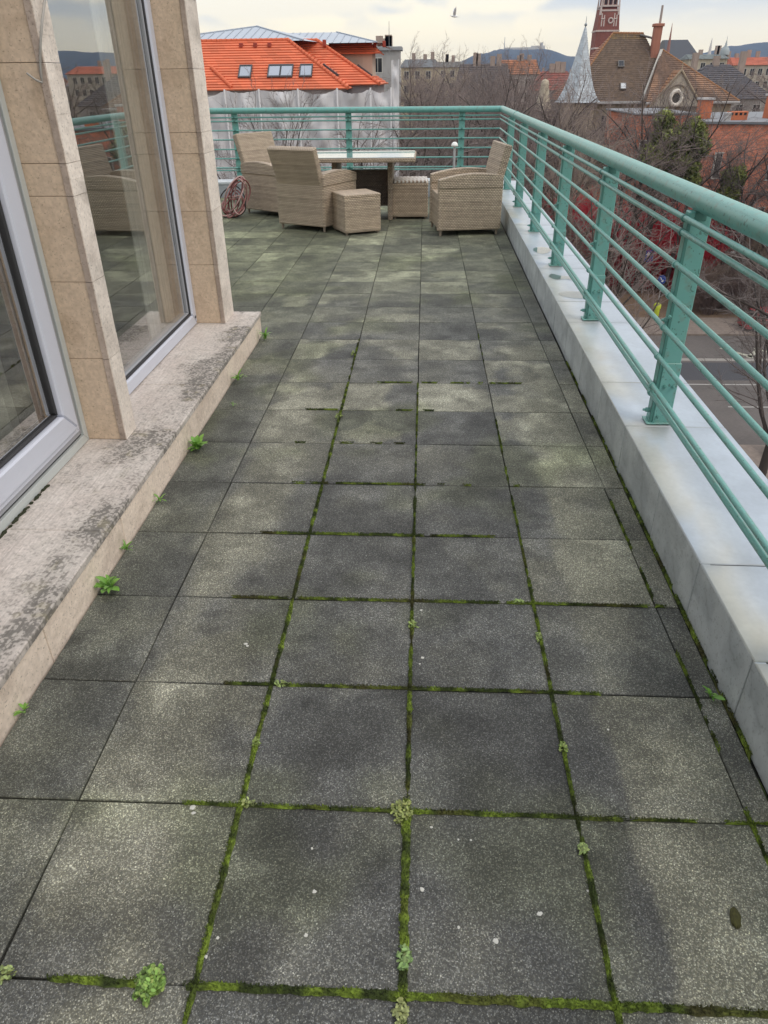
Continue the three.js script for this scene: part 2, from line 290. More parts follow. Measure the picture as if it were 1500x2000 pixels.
// pale flecks of lichen and shell on the slabs
const fleckMat = mat([0.56, 0.55, 0.50], 0.8), fleckR = rng(5);
for (const [x, z, r] of [[0.037, -0.211, 6], [0.186, -0.11, 8], [0.281, -0.169, 8], [0.112, -0.134, 4], [0.058, -0.361, 4], [0.119, -0.332, 3], [0.148, -0.332, 3], [-0.213, -0.296, 4], [-0.194, -0.196, 5], [-0.199, -0.104, 5], [-0.512, -0.971, 7], [-0.505, -0.962, 5], [-0.514, -0.39, 9], [-0.508, -0.375, 6], [0.03, -1.155, 6], [0.035, -0.93, 6], [0.027, -0.903, 4], [0.391, -0.223, 4], [-0.392, -0.054, 5], [-0.378, -0.091, 4], [0.53, -0.672, 4]]) {
  const g = new THREE.IcosahedronGeometry(1, 1), p = g.attributes.position;
  for (let i = 0; i < p.count; i++) { const a = Math.atan2(p.getZ(i), p.getX(i)), k = 0.75 + 0.5 * hash(Math.floor(a * 3 + 20), Math.round(x * 999), 4); p.setXYZ(i, p.getX(i) * k, p.getY(i), p.getZ(i) * k); }
  g.computeVertexNormals(); const o = part('lichen_fleck', g, fleckMat, floor); o.scale.set(r / 1250, 0.0012, r / 1250 * (0.7 + 0.5 * fleckR())); o.position.set(x, 0.0006, z); o.rotation.y = fleckR() * 6;
}

// ------------------------------------------------------------------ moss in the joints
{
  const pos = [], col = [], idx = [], R = rng(901);
  const tone = (x, z) => { const a = fbm(x * 30, z * 30, 401, 3), b = fbm(x * 9, z * 9, 403, 3); let c = mix3([0.034, 0.050, 0.008], [0.145, 0.205, 0.022], sstep(0.32, 0.72, a)); c = mix3(c, [0.06, 0.045, 0.016], sstep(0.58, 0.72, b) * 0.6); return mul3(c, 0.45 + 1.0 * R()); };
  const tuft = (x, y, z, s) => { const a = R() * 6.28, l = s * (0.6 + R()), c = mul3(tone(x, z), 1.45), i = pos.length / 3, dx = Math.cos(a) * l * 0.32, dz = Math.sin(a) * l * 0.32; pos.push(x - dx, y, z - dz, x + dx, y, z + dz, x + (R() - 0.5) * l, y + l, z + (R() - 0.5) * l); col.push(...mul3(c, 0.6), ...mul3(c, 0.6), ...c); idx.push(i, i + 1, i + 2); };
  function ribbon(p, q, w, h, full = 0.5) {
    const len = Math.hypot(q[0] - p[0], q[1] - p[1]), n = Math.ceil(len / 0.006), dx = (q[0] - p[0]) / len, dz = (q[1] - p[1]) / len, K = 6; let prev = -1;
    for (let i = 0; i <= n; i++) {
      const s = i / n * len, x = p[0] + dx * s, z = p[1] + dz * s, f = fbm(x * 14 + 7, z * 14, 405, 3), on = sstep(full - 0.14, full + 0.06, f + 0.25 * (fbm(x * 3, z * 3, 407, 2) - 0.5)) * sstep(0, 0.02, s) * sstep(0, 0.02, len - s);
      const ww = 0.80 * w * (0.25 + 0.55 * f + 0.55 * fbm(x * 75, z * 75, 413, 3)) * (0.25 + 0.75 * on), sh = (fbm(x * 22, z * 22, 409, 2) - 0.5) * 0.006;
      const cur = pos.length / 3;
      for (let k = 0; k <= K; k++) { const o = k / K * 2 - 1, lump = fbm(x * 160 + k * 3.1, z * 160, 411, 2); pos.push(x - dz * (o * ww / 2 + sh), -0.014 + on * (0.0155 + h * (1 - o * o) * (0.35 + 1.3 * lump)), z + dx * (o * ww / 2 + sh)); col.push(...mul3(tone(x, z), 0.75 + 0.5 * lump)); }
      if (i) for (let k = 0; k < K; k++) { const a = prev + k, b = cur + k; idx.push(a, a + 1, b + 1, a, b + 1, b); } prev = cur;
      if (on > 0.5) for (let t = 0; t < 10; t++) { const o = (R() * 2 - 1) * 0.55, a = (R() - 0.5) * 0.006; tuft(x - dz * o * ww + dx * a, 0.0025 + h * 0.85 * (1 - 3.3 * o * o), z + dx * o * ww + dz * a, 0.0046); }
    }
  }
  const V = (x, a, b, w, f) => ribbon([x, a], [x, b], w, 0.005, f), Hh = (z, a, b, w, f) => ribbon([a, z], [b, z], w, 0.005, f);
  V(-0.4, 0.15, -0.42, 0.020, 0.2); V(-0.4, -0.4, -1.6, 0.019, -1); V(-0.4, -1.6, -3.1, 0.020, 0.1); V(-0.4, -3.0, -4.0, 0.016, 0.38);
  V(0, 0.15, -0.45, 0.026, -1); V(0, -0.45, -1.0, 0.017, 0.2); V(0, -1.0, -1.9, 0.016, 0.15); V(0, -1.9, -3.2, 0.012, 0.34);
  V(0.4, 0.15, -0.42, 0.019, 0.15); V(0.4, -0.42, -1.35, 0.016, 0.15); V(0.4, -1.35, -2.7, 0.012, 0.34); V(0.4, -3.4, -4.2, 0.006, 0.55);
  V(0.8, -0.05, -0.45, 0.014, 0.48); V(0.8, -0.6, -1.9, 0.011, 0.5);
  Hh(0, -0.70, -0.46, 0.022, -1); Hh(0, -0.43, 0.45, 0.025, -1); Hh(0, 0.4, 0.86, 0.024, -1); Hh(-0.4, -0.55, 0.02, 0.014, 0.25); Hh(-0.4, 0, 0.52, 0.019, -1); Hh(-0.4, 0.5, 0.86, 0.007, 0.5);
  Hh(-0.8, -0.55, 0.55, 0.015, 0.26); Hh(-1.2, -0.62, 0.3, 0.014, 0.28); Hh(-1.2, 0.3, 0.84, 0.015, 0.25); Hh(-1.6, -0.6, 0.05, 0.018, 0.15); Hh(-1.6, 0.05, 0.4, 0.007, 0.5); Hh(-2.0, -0.55, 0.5, 0.009, 0.42);
  Hh(-2.4, -0.6, 0.2, 0.006, 0.5); Hh(-2.8, -0.6, 0.1, 0.007, 0.47); Hh(-3.2, -0.4, 0.6, 0.005, 0.55);
  ribbon([XI(0) - 0.006, 0.1], [XI(-0.55) - 0.006, -0.55], 0.02, 0.007, 0.42); ribbon([XI(-0.5) - 0.006, -0.5], [XI(-2) - 0.006, -2], 0.018, 0.006, 0.47); ribbon([XI(-2) - 0.006, -2], [XI(-4) - 0.006, -4], 0.01, 0.004, 0.58);
  // green-black growth under the door frame on the sill
  const g = new THREE.BufferGeometry(); g.setAttribute('position', new THREE.Float32BufferAttribute(pos, 3)); g.setAttribute('color', new THREE.Float32BufferAttribute(col, 3)); g.setIndex(idx); g.computeVertexNormals();
  tag(part('moss', g, mat([1, 1, 1], 0.95, VC), scene), 'green moss filling the joints between the terrace slabs', 'moss', null, 'stuff');
}
{
  const g = new THREE.IcosahedronGeometry(1, 4), p = g.attributes.position, c = new Float32Array(p.count * 3);
  for (let i = 0; i < p.count; i++) { const x = p.getX(i), y = p.getY(i), z = p.getZ(i), k = 0.72 + 0.55 * fbm(x * 4 + 5, z * 4 + y * 3, 21, 4); p.setXYZ(i, x * k, y * k, z * k); const q = mix3([0.03, 0.026, 0.012], [0.085, 0.085, 0.02], fbm(x * 6, z * 6 + y * 5, 23, 3)); c.set(q, i * 3); }
  g.setAttribute('color', new THREE.BufferAttribute(c, 3)); g.computeVertexNormals();
  const o = part('moss_clump', g, mat([1, 1, 1], 0.95, VC), scene); o.scale.set(0.011, 0.007, 0.022); o.position.set(0.682, 0.004, -0.176); o.rotation.y = -0.2;
  tag(o, 'loose dark clump of moss lying alone on the pale dry slab', 'moss clump');
}

// ------------------------------------------------------------------ weeds
function leafGeo(w, bend, lobed) {
  const n = 7, pos = [], idx = [], col = [];
  for (let i = 0; i <= n; i++) { const t = i / n, ww = w * Math.pow(Math.sin(Math.PI * Math.min(0.985, 0.1 + t * 0.9)), 0.8) * (lobed && i % 2 ? 0.72 : 1) * (0.35 + 0.9 * t) * 0.9, y = bend * t * (1 - t) * 1.7 - bend * 0.25 * t * t; for (const o of [-1, 0, 1]) { pos.push(o * ww, y + Math.abs(o) * ww * 0.28, -t); const k = (o ? 1 : 1.25) * (0.8 + 0.3 * t); col.push(k, k, k * 0.95); } if (i) for (const q of [0, 1]) { const a = (i - 1) * 3 + q; idx.push(a, a + 1, a + 4, a, a + 4, a + 3); } }
  const g = new THREE.BufferGeometry(); g.setAttribute('position', new THREE.Float32BufferAttribute(pos, 3)); g.setAttribute('color', new THREE.Float32BufferAttribute(col, 3)); g.setIndex(idx); g.computeVertexNormals(); return g;
}
const leaves = [leafGeo(0.26, 0.3, true), leafGeo(0.2, 0.45, true), leafGeo(0.3, 0.2, false), leafGeo(0.1, 0.4, false)];
const leafM = (c) => new THREE.MeshPhysicalMaterial({ color: lin(...c), roughness: 0.55, vertexColors: true, side: THREE.DoubleSide, transmission: 0.3, thickness: 0 });
const leafMats = [leafM([0.17, 0.36, 0.045]), leafM([0.14, 0.31, 0.04]), leafM([0.22, 0.40, 0.07])];
function rosette(x, z, size, n, label, kinds, seed, lean = 0) {
  const r = rng(seed), t = thing('weed', label, 'weed', [x, 0.002, z], 0, null);
  for (let i = 0; i < n; i++) {
    const o = part('leaf', leaves[kinds[i % kinds.length]], leafMats[Math.floor(r() * 3)], t), l = size * (0.55 + 0.6 * r());
    o.scale.set(l, l, l); o.rotation.order = 'YXZ'; o.rotation.y = lean + (i / n + r() * 0.1) * Math.PI * 2; o.rotation.x = 0.15 + r() * 0.95; o.rotation.z = (r() - 0.5) * 0.5;
    o.position.set((r() - 0.5) * size * 0.3, 0.004 + r() * 0.006, (r() - 0.5) * size * 0.3);
  }
  return t;
}
rosette(-1.035, -1.218, 0.062, 17, 'bright green rosette weed at the foot of the step, nearest the glass door', [0, 1, 0, 2], 11);
rosette(-1.063, -1.456, 0.042, 11, 'small upright green weed just beyond the largest rosette at the foot of the step', [1, 3, 0], 12);
rosette(-1.055, -1.816, 0.036, 9, 'dull small weed between the two big weeds at the foot of the step', [3, 1], 13);
rosette(-1.030, -2.304, 0.068, 18, 'bright broad-leaved weed in the middle of the step, below the first stone pillar', [2, 0, 2, 1], 14);
rosette(-0.985, -2.83, 0.03, 6, 'tiny pale weed on a slab a hand away from the step', [3, 1], 15);
rosette(-1.035, -3.207, 0.062, 12, 'spreading green weed with narrow leaves near the far end of the step', [1, 3, 0], 16);
rosette(-1.030, -3.968, 0.075, 14, 'grassy weed growing at the far corner of the step', [3, 3, 1], 17);
rosette(-1.060, -0.662, 0.032, 8, 'small weed at the foot of the step at the left edge of the picture', [1, 0], 18);
rosette(0.838, -0.794, 0.032, 10, 'small light green weed at the foot of the marble parapet', [2, 1], 19);
function chick(x, z, rx, rz, h, n, c, label, seed) {                // low cushion of tiny round leaves on thin stems
  const r = rng(seed), pos = [], col = [], idx = [], t = thing('chickweed', label, 'weed', [x, 0.001, z]);
  const st = [];
  for (let i = 0; i < n; i++) {
    const a = r() * 6.283, q = Math.sqrt(r()) * (0.45 + 1.0 * fbm(Math.cos(a) * 2.2 + 4, Math.sin(a) * 2.2 + seed, seed, 2)), px = Math.cos(a) * q * rx, pz = Math.sin(a) * q * rz, py = h * clamp(1 - q * q * 0.7, 0.1) * (0.1 + 1.0 * r()) + 0.003, s = 0.0028 + 0.0036 * r();
    const cc = mul3(mix3(c, [0.30, 0.30, 0.09], r() * r() * 0.7), 0.35 + 0.95 * r());
    const yaw = r() * 6.28, tilt = (r() - 0.3) * 1.1, i0 = pos.length / 3, cx = Math.cos(yaw), sx = Math.sin(yaw);
    for (let k = 0; k < 6; k++) { const b = k / 6 * 6.283, u = Math.cos(b) * s, v = Math.sin(b) * s * 0.62; pos.push(px + u * cx - v * sx, py + u * tilt, pz + u * sx + v * cx); col.push(...mul3(cc, k % 3 ? 0.9 : 1.1)); }
    idx.push(i0, i0 + 1, i0 + 2, i0, i0 + 2, i0 + 3, i0, i0 + 3, i0 + 4, i0, i0 + 4, i0 + 5);
    if (i % 5 === 0) st.push(rod([px * 0.3, 0, pz * 0.3], [px, py, pz], 0.0007, 0.0005, 4));
  }
  const g = new THREE.BufferGeometry(); g.setAttribute('position', new THREE.Float32BufferAttribute(pos, 3)); g.setAttribute('color', new THREE.Float32BufferAttribute(col, 3)); g.setIndex(idx); g.computeVertexNormals();
  part('foliage', g, mat([1, 1, 1], 0.6, { ...VC, side: THREE.DoubleSide }), t); part('stem', merge(st), mat([0.20, 0.22, 0.07], 0.7), t);
}
chick(-0.482, 0.005, 0.028, 0.036, 0.032, 420, [0.20, 0.36, 0.07], 'dense light green cushion of chickweed in the nearest mossy joint', 31);
chick(-0.010, -0.396, 0.026, 0.03, 0.016, 130, [0.27, 0.32, 0.09], 'straggly pale weed at the crossing of two mossy joints in the middle of the terrace', 32);
chick(0.397, -0.315, 0.013, 0.016, 0.012, 60, [0.27, 0.38, 0.12], 'small pale weed in the mossy joint right of the middle, second row of slabs', 33);
chick(0.001, -1.077, 0.015, 0.018, 0.011, 60, [0.22, 0.32, 0.08], 'small weed in the middle joint, halfway along the third row of slabs', 34);
chick(0.001, -0.065, 0.012, 0.026, 0.014, 80, [0.22, 0.36, 0.12], 'tuft of small weeds in the middle joint nearest the camera', 35);
chick(-0.774, -0.003, 0.018, 0.014, 0.014, 50, [0.26, 0.34, 0.12], 'pale weed in the front left joint at the edge of the picture', 36);
chick(0.0, 0.03, 0.014, 0.03, 0.012, 80, [0.30, 0.34, 0.13], 'withered pale weed in the middle joint at the bottom edge of the picture', 37);
chick(-0.401, -0.588, 0.010, 0.014, 0.010, 40, [0.24, 0.34, 0.08], 'small weed in the left mossy joint beside the second row of slabs', 38);
chick(0.401, -0.604, 0.012, 0.016, 0.010, 45, [0.22, 0.32, 0.07], 'small weed in the right mossy joint beside the second row of slabs', 39);
chick(0.352, -1.205, 0.018, 0.012, 0.010, 45, [0.24, 0.36, 0.10], 'small weed left of the crossing in the fourth cross joint', 40);
chick(0.395, -1.03, 0.010, 0.020, 0.010, 50, [0.24, 0.34, 0.08], 'narrow tuft of weed in the right joint beside the third row of slabs', 41);
chick(-0.372, -0.803, 0.022, 0.010, 0.009, 45, [0.24, 0.33, 0.10], 'thin weed right of the left crossing in the third cross joint', 42);
chick(-0.405, -2.70, 0.016, 0.04, 0.012, 60, [0.20, 0.28, 0.05], 'yellow-green weed tuft in the left joint, seventh row of slabs', 43);
chick(-0.417, -3.70, 0.016, 0.05, 0.012, 60, [0.20, 0.28, 0.05], 'yellow-green weed tuft in the left joint level with the end of the step', 44);
chick(-0.385, -0.405, 0.018, 0.012, 0.010, 40, [0.28, 0.34, 0.12], 'pale weed on the left crossing of the second cross joint', 45);

// ------------------------------------------------------------------ parapet of grey marble
const parapet = thing('parapet_wall', 'low parapet wall clad in grey veined marble along the terrace edge', 'wall');
const PH = (z) => PT;
part('core', new B().hexa([[XI(ZF) + 0.03, GY, ZF - 0.3], [XO(ZF) - 0.03, GY, ZF - 0.3], [XI(ZF) + 0.03, PT - 0.009, ZF - 0.3], [XO(ZF) - 0.03, PT - 0.009, ZF - 0.3], [XI(1.3) + 0.03, GY, 1.3], [XO(1.3) - 0.03, GY, 1.3], [XI(1.3) + 0.03, PT - 0.009, 1.3], [XO(1.3) - 0.03, PT - 0.009, 1.3]]).geo(), mat([0.13, 0.125, 0.12], 0.9), parapet);
part('core', new B().box(-4.4, XI(ZF) + 0.02, GY, PT - 0.03, ZF - 0.36, ZF - 0.03).geo(), mat([0.45, 0.44, 0.42], 0.8), parapet);
const parR = rng(404);
function patch(mat4, name, corners, nu, nv, th, colF, m, off) {     // subdivided slab face with thickness: corners a,b,c,d (a-b along u), thickness th along inward normal
  const [a, b, c, d] = corners.map((p) => new THREE.Vector3(...p)), N = new THREE.Vector3().subVectors(b, a).cross(new THREE.Vector3().subVectors(d, a)).normalize();
  const bb = new B(); bb.off = off;
  const e = 0.003, P = (u, v) => a.clone().multiplyScalar((1 - u) * (1 - v)).addScaledVector(b, u * (1 - v)).addScaledVector(c, u * v).addScaledVector(d, (1 - u) * v);
  const lu = a.distanceTo(b), lv = a.distanceTo(d), eu = e / lu, ev = e / lv, U = (i) => eu + (1 - 2 * eu) * i / nu, W = (j) => ev + (1 - 2 * ev) * j / nv;
  bb.col = colF;
  for (let i = 0; i < nu; i++) for (let j = 0; j < nv; j++) bb.poly([P(U(i), W(j)), P(U(i + 1), W(j)), P(U(i + 1), W(j + 1)), P(U(i), W(j + 1))].map((q) => q.toArray()));
  const t = [P(eu, ev), P(1 - eu, ev), P(1 - eu, 1 - ev), P(eu, 1 - ev)], o = [a, b, c, d].map((q) => q.clone().addScaledVector(N, -e)), l = [a, b, c, d].map((q) => q.clone().addScaledVector(N, -th));
  for (let k = 0; k < 4; k++) { const k2 = (k + 1) % 4; bb.poly([t[k], o[k], o[k2], t[k2]].map((q) => q.toArray())); bb.poly([o[k], l[k], l[k2], o[k2]].map((q) => q.toArray())); }
  return part(name, bb.geo(), m, mat4);
}
const POSTZ = [0.85, -0.65, -2.2, -3.745, -5.24, -6.72, -8.3, -9.83];
const joints = [1.3, 0.30, -0.20, -0.72, -1.15, -2.17, -2.69, -3.70, -4.18, -5.15, -5.65, -6.60, -7.1, -8.1, -8.6, -9.6, -10.1, ZF];
const rust = (q) => {                                                 // ochre wash along the inner edge of the coping, thin grey dirt elsewhere
  const t = (q[0] - XI(q[2])) / 0.42, n = fbm(q[0] * 6, q[2] * 3, 501, 4), f = fbm(q[0] * 30, q[2] * 16, 503, 4);
  const a = sstep(0.44, 0.10, t + 0.28 * (n - 0.5)) * sstep(0.25, 0.55, n + 0.1 * f) * clamp(1.3 * fbm(3, q[2] * 1.1, 505, 2) - 0.08);
  let c = mix3([0.99, 1.04, 1.12], [1.10, 1.0, 0.80], clamp(a));
  c = mix3(c, [0.80, 0.68, 0.50], sstep(0.58, 0.75, f) * a * 0.5);
  for (const pz of POSTZ) { const dx = q[0] - XP(pz) - 0.02, dz = q[2] - pz - 0.03, r = Math.sqrt(dx * dx * 1.6 + dz * dz * 0.8) + 0.06 * (fbm(q[0] * 14, q[2] * 14, 507, 3) - 0.5); c = mix3(c, [0.70, 0.58, 0.44], sstep(0.13, 0.03, r) * 0.55); }
  for (const jz of joints) c = mul3(c, 1 - 0.22 * sstep(0.05, 0.0, Math.abs(q[2] - jz)) * fbm(q[0] * 20, jz * 9, 509, 3));
  return mul3(c, 0.93 + 0.14 * f);
};
const faceDirt = (q) => { const f = fbm(q[2] * 4, q[1] * 14, 511, 4); return mul3([1, 1.02, 1.02], 0.80 + 0.28 * f + 0.22 * (fbm(q[2] * 22, q[1] * 3, 515, 3) - 0.5) - 0.14 * sstep(0.05, 0.0, q[1])); };
for (let i = 0; i + 1 < joints.length; i++) {
  const z0 = joints[i] - 0.003, z1 = joints[i + 1] + 0.003, y = PT + (parR() - 0.5) * 0.0024, d = (parR() - 0.5) * 0.004, off = [parR() * 3, parR() * 3];
  patch(parapet, 'coping_slab', [[XI(z0) - 0.001, y, z0], [XO(z0), y - 0.004, z0], [XO(z1), y - 0.004, z1], [XI(z1) - 0.001, y, z1]], 12, Math.max(4, Math.round((z0 - z1) * 14)), 0.004, rust, marbleTop, off);
}
const fj = [1.3, 0.28, -0.24, -0.735, -1.16, -1.62, -2.17, -2.66, -3.18, -3.70, -4.2, -4.7, -5.15, -5.65, -6.1, -6.60, -7.1, -7.6, -8.1, -8.6, -9.1, -9.6, -10.2, ZF];
for (let i = 0; i + 1 < fj.length; i++) {
  const z0 = fj[i] - 0.0024, z1 = fj[i + 1] + 0.0024, d = (parR() - 0.5) * 0.003, off = [parR() * 3, parR() * 3];
  patch(parapet, 'facing_slab', [[XI(z0) + d, -0.012, z0], [XI(z0) + d * 0.3, PT - 0.0035, z0], [XI(z1) + d * 0.3, PT - 0.0035, z1], [XI(z1) + d, -0.012, z1]], 8, 4, 0.028, faceDirt, marble, off);
}
for (let x = -4.4, i = 0; x < XI(ZF) - 0.1; x += 0.77, i++) {
  const x1 = Math.min(x + 0.768, XI(ZF) - 0.006), off = [parR() * 3, parR() * 3];
  patch(parapet, 'coping_slab', [[x, PT - 0.004, ZF + 0.004], [x1, PT - 0.004, ZF + 0.004], [x1, PT - 0.008, ZF - 0.40], [x, PT - 0.008, ZF - 0.40]], 4, 4, 0.032, () => [1.02, 1.05, 1.08], marble, off);
  patch(parapet, 'facing_slab', [[x, -0.012, ZF], [x1, -0.012, ZF], [x1, PT - 0.042, ZF], [x, PT - 0.042, ZF]], 4, 4, 0.028, (q) => mul3([0.72, 0.74, 0.78], 0.8 + 0.3 * fbm(q[0] * 4, q[1] * 9, 513, 3)), marble, off);
}
// rain puddles on the coping
function puddle(pts, z, label) {
  const s = new THREE.Shape(); const cv = new THREE.SplineCurve(pts.map((p) => new THREE.Vector2(p[0], p[1])).concat(new THREE.Vector2(...pts[0]))); s.setFromPoints(cv.getPoints(40));
  const g = new THREE.ShapeGeometry(s, 12); g.rotateX(-Math.PI / 2);
  const o = part('puddle', g, new THREE.MeshPhysicalMaterial({ color: lin(0.60, 0.62, 0.60), roughness: 0.015, transmission: 1, thickness: 0, ior: 1.6 }), scene); o.position.set(XI(z) + 0.035, PT + 0.0042, z); tag(o, label, 'puddle');
}
puddle([[0, 0.0], [0.05, -0.12], [0.12, -0.06], [0.16, 0.08], [0.10, 0.17], [0.02, 0.12]], -5.8, 'rain puddle on the marble coping, farthest of the three');
puddle([[0, 0.02], [0.04, -0.08], [0.11, -0.06], [0.17, -0.09], [0.19, 0.01], [0.10, 0.04], [0.04, 0.10]], -4.85, 'curved rain puddle on the marble coping, middle of the three');
puddle([[0, 0.0], [0.05, -0.08], [0.16, -0.11], [0.25, -0.02], [0.20, 0.06], [0.09, 0.08], [0.03, 0.07]], -4.35, 'widest rain puddle on the marble coping, nearest of the three');

// ------------------------------------------------------------------ railing
const railing = thing('railing', 'turquoise painted steel railing with round handrail along two sides of the terrace', 'railing');
const BH = [1.037, 0.988, 0.871, 0.752, 0.627, 0.506, 0.380, 0.348], HR = 1.088, ZR = -10.95, RR = 0.039;
{
  const zc = ZR, xc = XR(zc), pts = [];
  const hr = (a, b, r, s) => rod(a, b, r, r, s);
  part('handrail', boxUV(merge([hr([XR(1.3), HR, 1.3], [xc, HR + 0.03, zc], RR, 28), hr([XR(-9.0), HR + 0.0255, -9.0], [XR(-9.02), HR + 0.0256, -9.02], RR + 0.0035, 28), new THREE.SphereGeometry(RR, 24, 16).translate(xc, HR + 0.03, zc)])), teal, railing);
  part('handrail', boxUV(merge([hr([-4.4, HR + 0.045, zc], [xc, HR + 0.03, zc], RR, 24), hr([0.5, HR + 0.0315, zc], [0.52, HR + 0.0315, zc], RR + 0.0035, 24)])), teal, railing);
  for (const h of BH) {
    const xb = XP(zc) - 0.014;
    part('bar', boxUV(merge([hr([XP(1.3) - 0.014, h, 1.3], [xb, h + 0.005, zc + 0.0], 0.0102, 12), new THREE.SphereGeometry(0.0102, 10, 8).translate(xb, h + 0.005, zc)])), teal, railing);
    part('bar', boxUV(hr([-4.4, h + 0.008, zc], [xb, h + 0.005, zc], 0.0102, 10)), teal, railing);
  }
}
const bolt = (x, y, z, dx, dz, r = 0.009, l = 0.012) => merge([rod([x, y, z], [x + dx * l, y, z + dz * l], r, r, 6), rod([x + dx * l, y, z + dz * l], [x + dx * l * 1.6, y, z + dz * l * 1.6], r * 0.55, r * 0.55, 8)]);
for (const z of [0.85, -0.65, -2.2, -3.745, -5.24, -6.72, -8.3, -9.83]) {
  const x = XP(z), w = 0.083, d = 0.052, b = new B();
  const post = part('post', b.box(x, x + w, PT + 0.002, HR - 0.028, z - d, z, 0.004).geo(), teal, railing);
  post.material = teal;
  part('sleeve', new B().box(x + 0.012, x + w + 0.004, PT + 0.002, PT + 0.27, z - d * 0.8, z + 0.006, 0.003).geo(), teal, post);
  part('flange', new B().box(x - 0.002, x + 0.010, PT + 0.002, HR - 0.07, z - 0.004, z + 0.005, 0.001).geo(), tealDark, post);
  part('bolt', bolt(x + 0.035, PT + 0.17, z + 0.006, 0, 1), teal, post);
  part('bolt', bolt(x + 0.068, PT + 0.17, z + 0.006, 0, 1, 0.006), teal, post);
  part('bolt', bolt(x + 0.030, PT + 0.035, z + 0.006, 0, 1, 0.007), teal, post);
  part('bolt', bolt(x, PT + 0.055, z - 0.02, -1, 0, 0.010, 0.018), teal, post);
  part('bolt', bolt(x, 0.655, z - 0.012, -1, 0, 0.010, 0.016), teal, post);
  part('bolt', bolt(x, 0.672, z + 0.002, -0.6, 0.8, 0.008, 0.012), teal, post);
  part('base_plate', new B().box(x - 0.014, x + w + 0.010, PT + 0.001, PT + 0.008, z - d - 0.01, z + 0.016, 0.002).geo(), teal, post);
  for (const h of BH) part('clip', rod([x - 0.0142, h, z - 0.014], [x - 0.0142, h, z + 0.001], 0.0138, 0.0138, 12), h > 0.9 ? tealDark : teal, post);
  part('clip', new B().box(x + 0.02, x + w - 0.02, HR - 0.06, HR - 0.022, z - d + 0.008, z + 0.004, 0.002).geo(), tealDark, post);
}
for (const x of [-4.39, -2.74, -1.085, 0.543]) {
  const post = part('post', new B().box(x - 0.042, x + 0.042, PT - 0.003, HR + 0.01, ZR - 0.07, ZR - 0.014, 0.004).geo(), teal, railing);
  part('sleeve', new B().box(x - 0.046, x + 0.046, PT - 0.003, PT + 0.27, ZR - 0.074, ZR - 0.0125, 0.003).geo(), teal, post);
  for (const h of BH) part('clip', rod([x - 0.012, h + 0.007, ZR], [x + 0.012, h + 0.007, ZR], 0.014, 0.014, 10), tealDark, post);
  part('base_plate', new B().box(x - 0.055, x + 0.055, PT - 0.003, PT + 0.004, ZR - 0.085, ZR - 0.0, 0.002).geo(), teal, post);
}

// ------------------------------------------------------------------ the house on the left
const house = thing('apartment_house', 'limestone-clad house wall with pillars, stone step and tall windows along the terrace', 'building');
const FX = -1.43;                                                      // plane of the frames
const plaster = mat([0.55, 0.5, 0.43], 0.85);
// mass behind, below and above
part('wall', new B().box(-9, -1.52, GY, -0.31, -4.05, 6).box(-9, FX - 0.08, 3.02, 3.9, -4.05, 6).box(-9, FX - 0.06, -0.29, 3.0, -4.04, -3.865).box(-9, -8.8, SY, 3.0, -3.86, 6).box(-8.79, -1.6, SY, 3.0, 3.0, 3.2).geo(), plaster, house);
part('terrace_slab', new B().box(-4.4, XO(0) - 0.05, -0.62, -0.305, ZF - 0.3, 1.3).geo(), plaster, house);
part('interior_floor', new B().box(-8.79, -1.53, -0.2, SY - 0.02, -3.86, 3.0).geo(), mat([0.10, 0.065, 0.04], 0.45), house);
part('interior_wall', new B().box(-4.8, -4.7, SY - 0.01, 3.0, -3.85, 2.99).geo(), mat([0.10, 0.09, 0.08], 0.9), house);
// step
const step = part('step', new B().box(-1.52, STEPX - 0.035, -0.3, SY - 0.034, -4.06, 2.4).geo(), plaster, house);
const stR = rng(8);
const cz = [2.4, 1.2, 0.42, -0.48, -1.36, -2.18, -2.75, -3.30, -3.82, -4.115];
for (let i = 0; i + 1 < cz.length; i++) {
  const b = new B(), y = SY + (stR() - 0.5) * 0.002, z0 = cz[i] - 0.0012, z1 = cz[i + 1] + 0.0012;
  b.hexa([[-1.51, y - 0.03, z1], [STEPX + 0.006, y - 0.03, z1], [-1.51, y, z1], [STEPX + 0.006, y - 0.001, z1], [-1.51, y - 0.03, z0], [STEPX + 0.006, y - 0.03, z0], [-1.51, y, z0], [STEPX + 0.006, y - 0.001, z0]], 0.004);
  const g = b.geo(), u = g.attributes.uv, p = g.attributes.position; for (let k = 0; k < u.count; k++) u.setXY(k, (p.getX(k) + 1.46) / 0.4 - (p.getY(k) < SY - 0.01 ? 0.04 : 0), mod(-p.getZ(k) + 0.1, 4.4) / 4.4);
  part('coping_slab', g, copingMat, step);
}
const rz = [2.4, 1.1, 0.2, -0.88, -1.5, -2.05, -2.62, -3.14, -3.68, -4.10];
for (let i = 0; i + 1 < rz.length; i++) { const b = new B(); b.off = [stR() * 2, stR() * 2]; b.col = (q) => mul3([1.12, 1.06, 0.98], 0.74 + 0.34 * fbm(q[2] * 5, q[1] * 20, 71, 3)); b.box(STEPX - 0.03, STEPX + (stR() - 0.5) * 0.003, -0.02, SY - 0.0325, rz[i + 1] + 0.0012, rz[i] - 0.0012, 0.002); b.to('riser_slab', paleStone, step); }
{ const b = new B(); b.box(-1.5, STEPX - 0.002, -0.02, SY - 0.0325, -4.10, -4.07, 0.002); b.to('riser_slab', paleStone, step); }
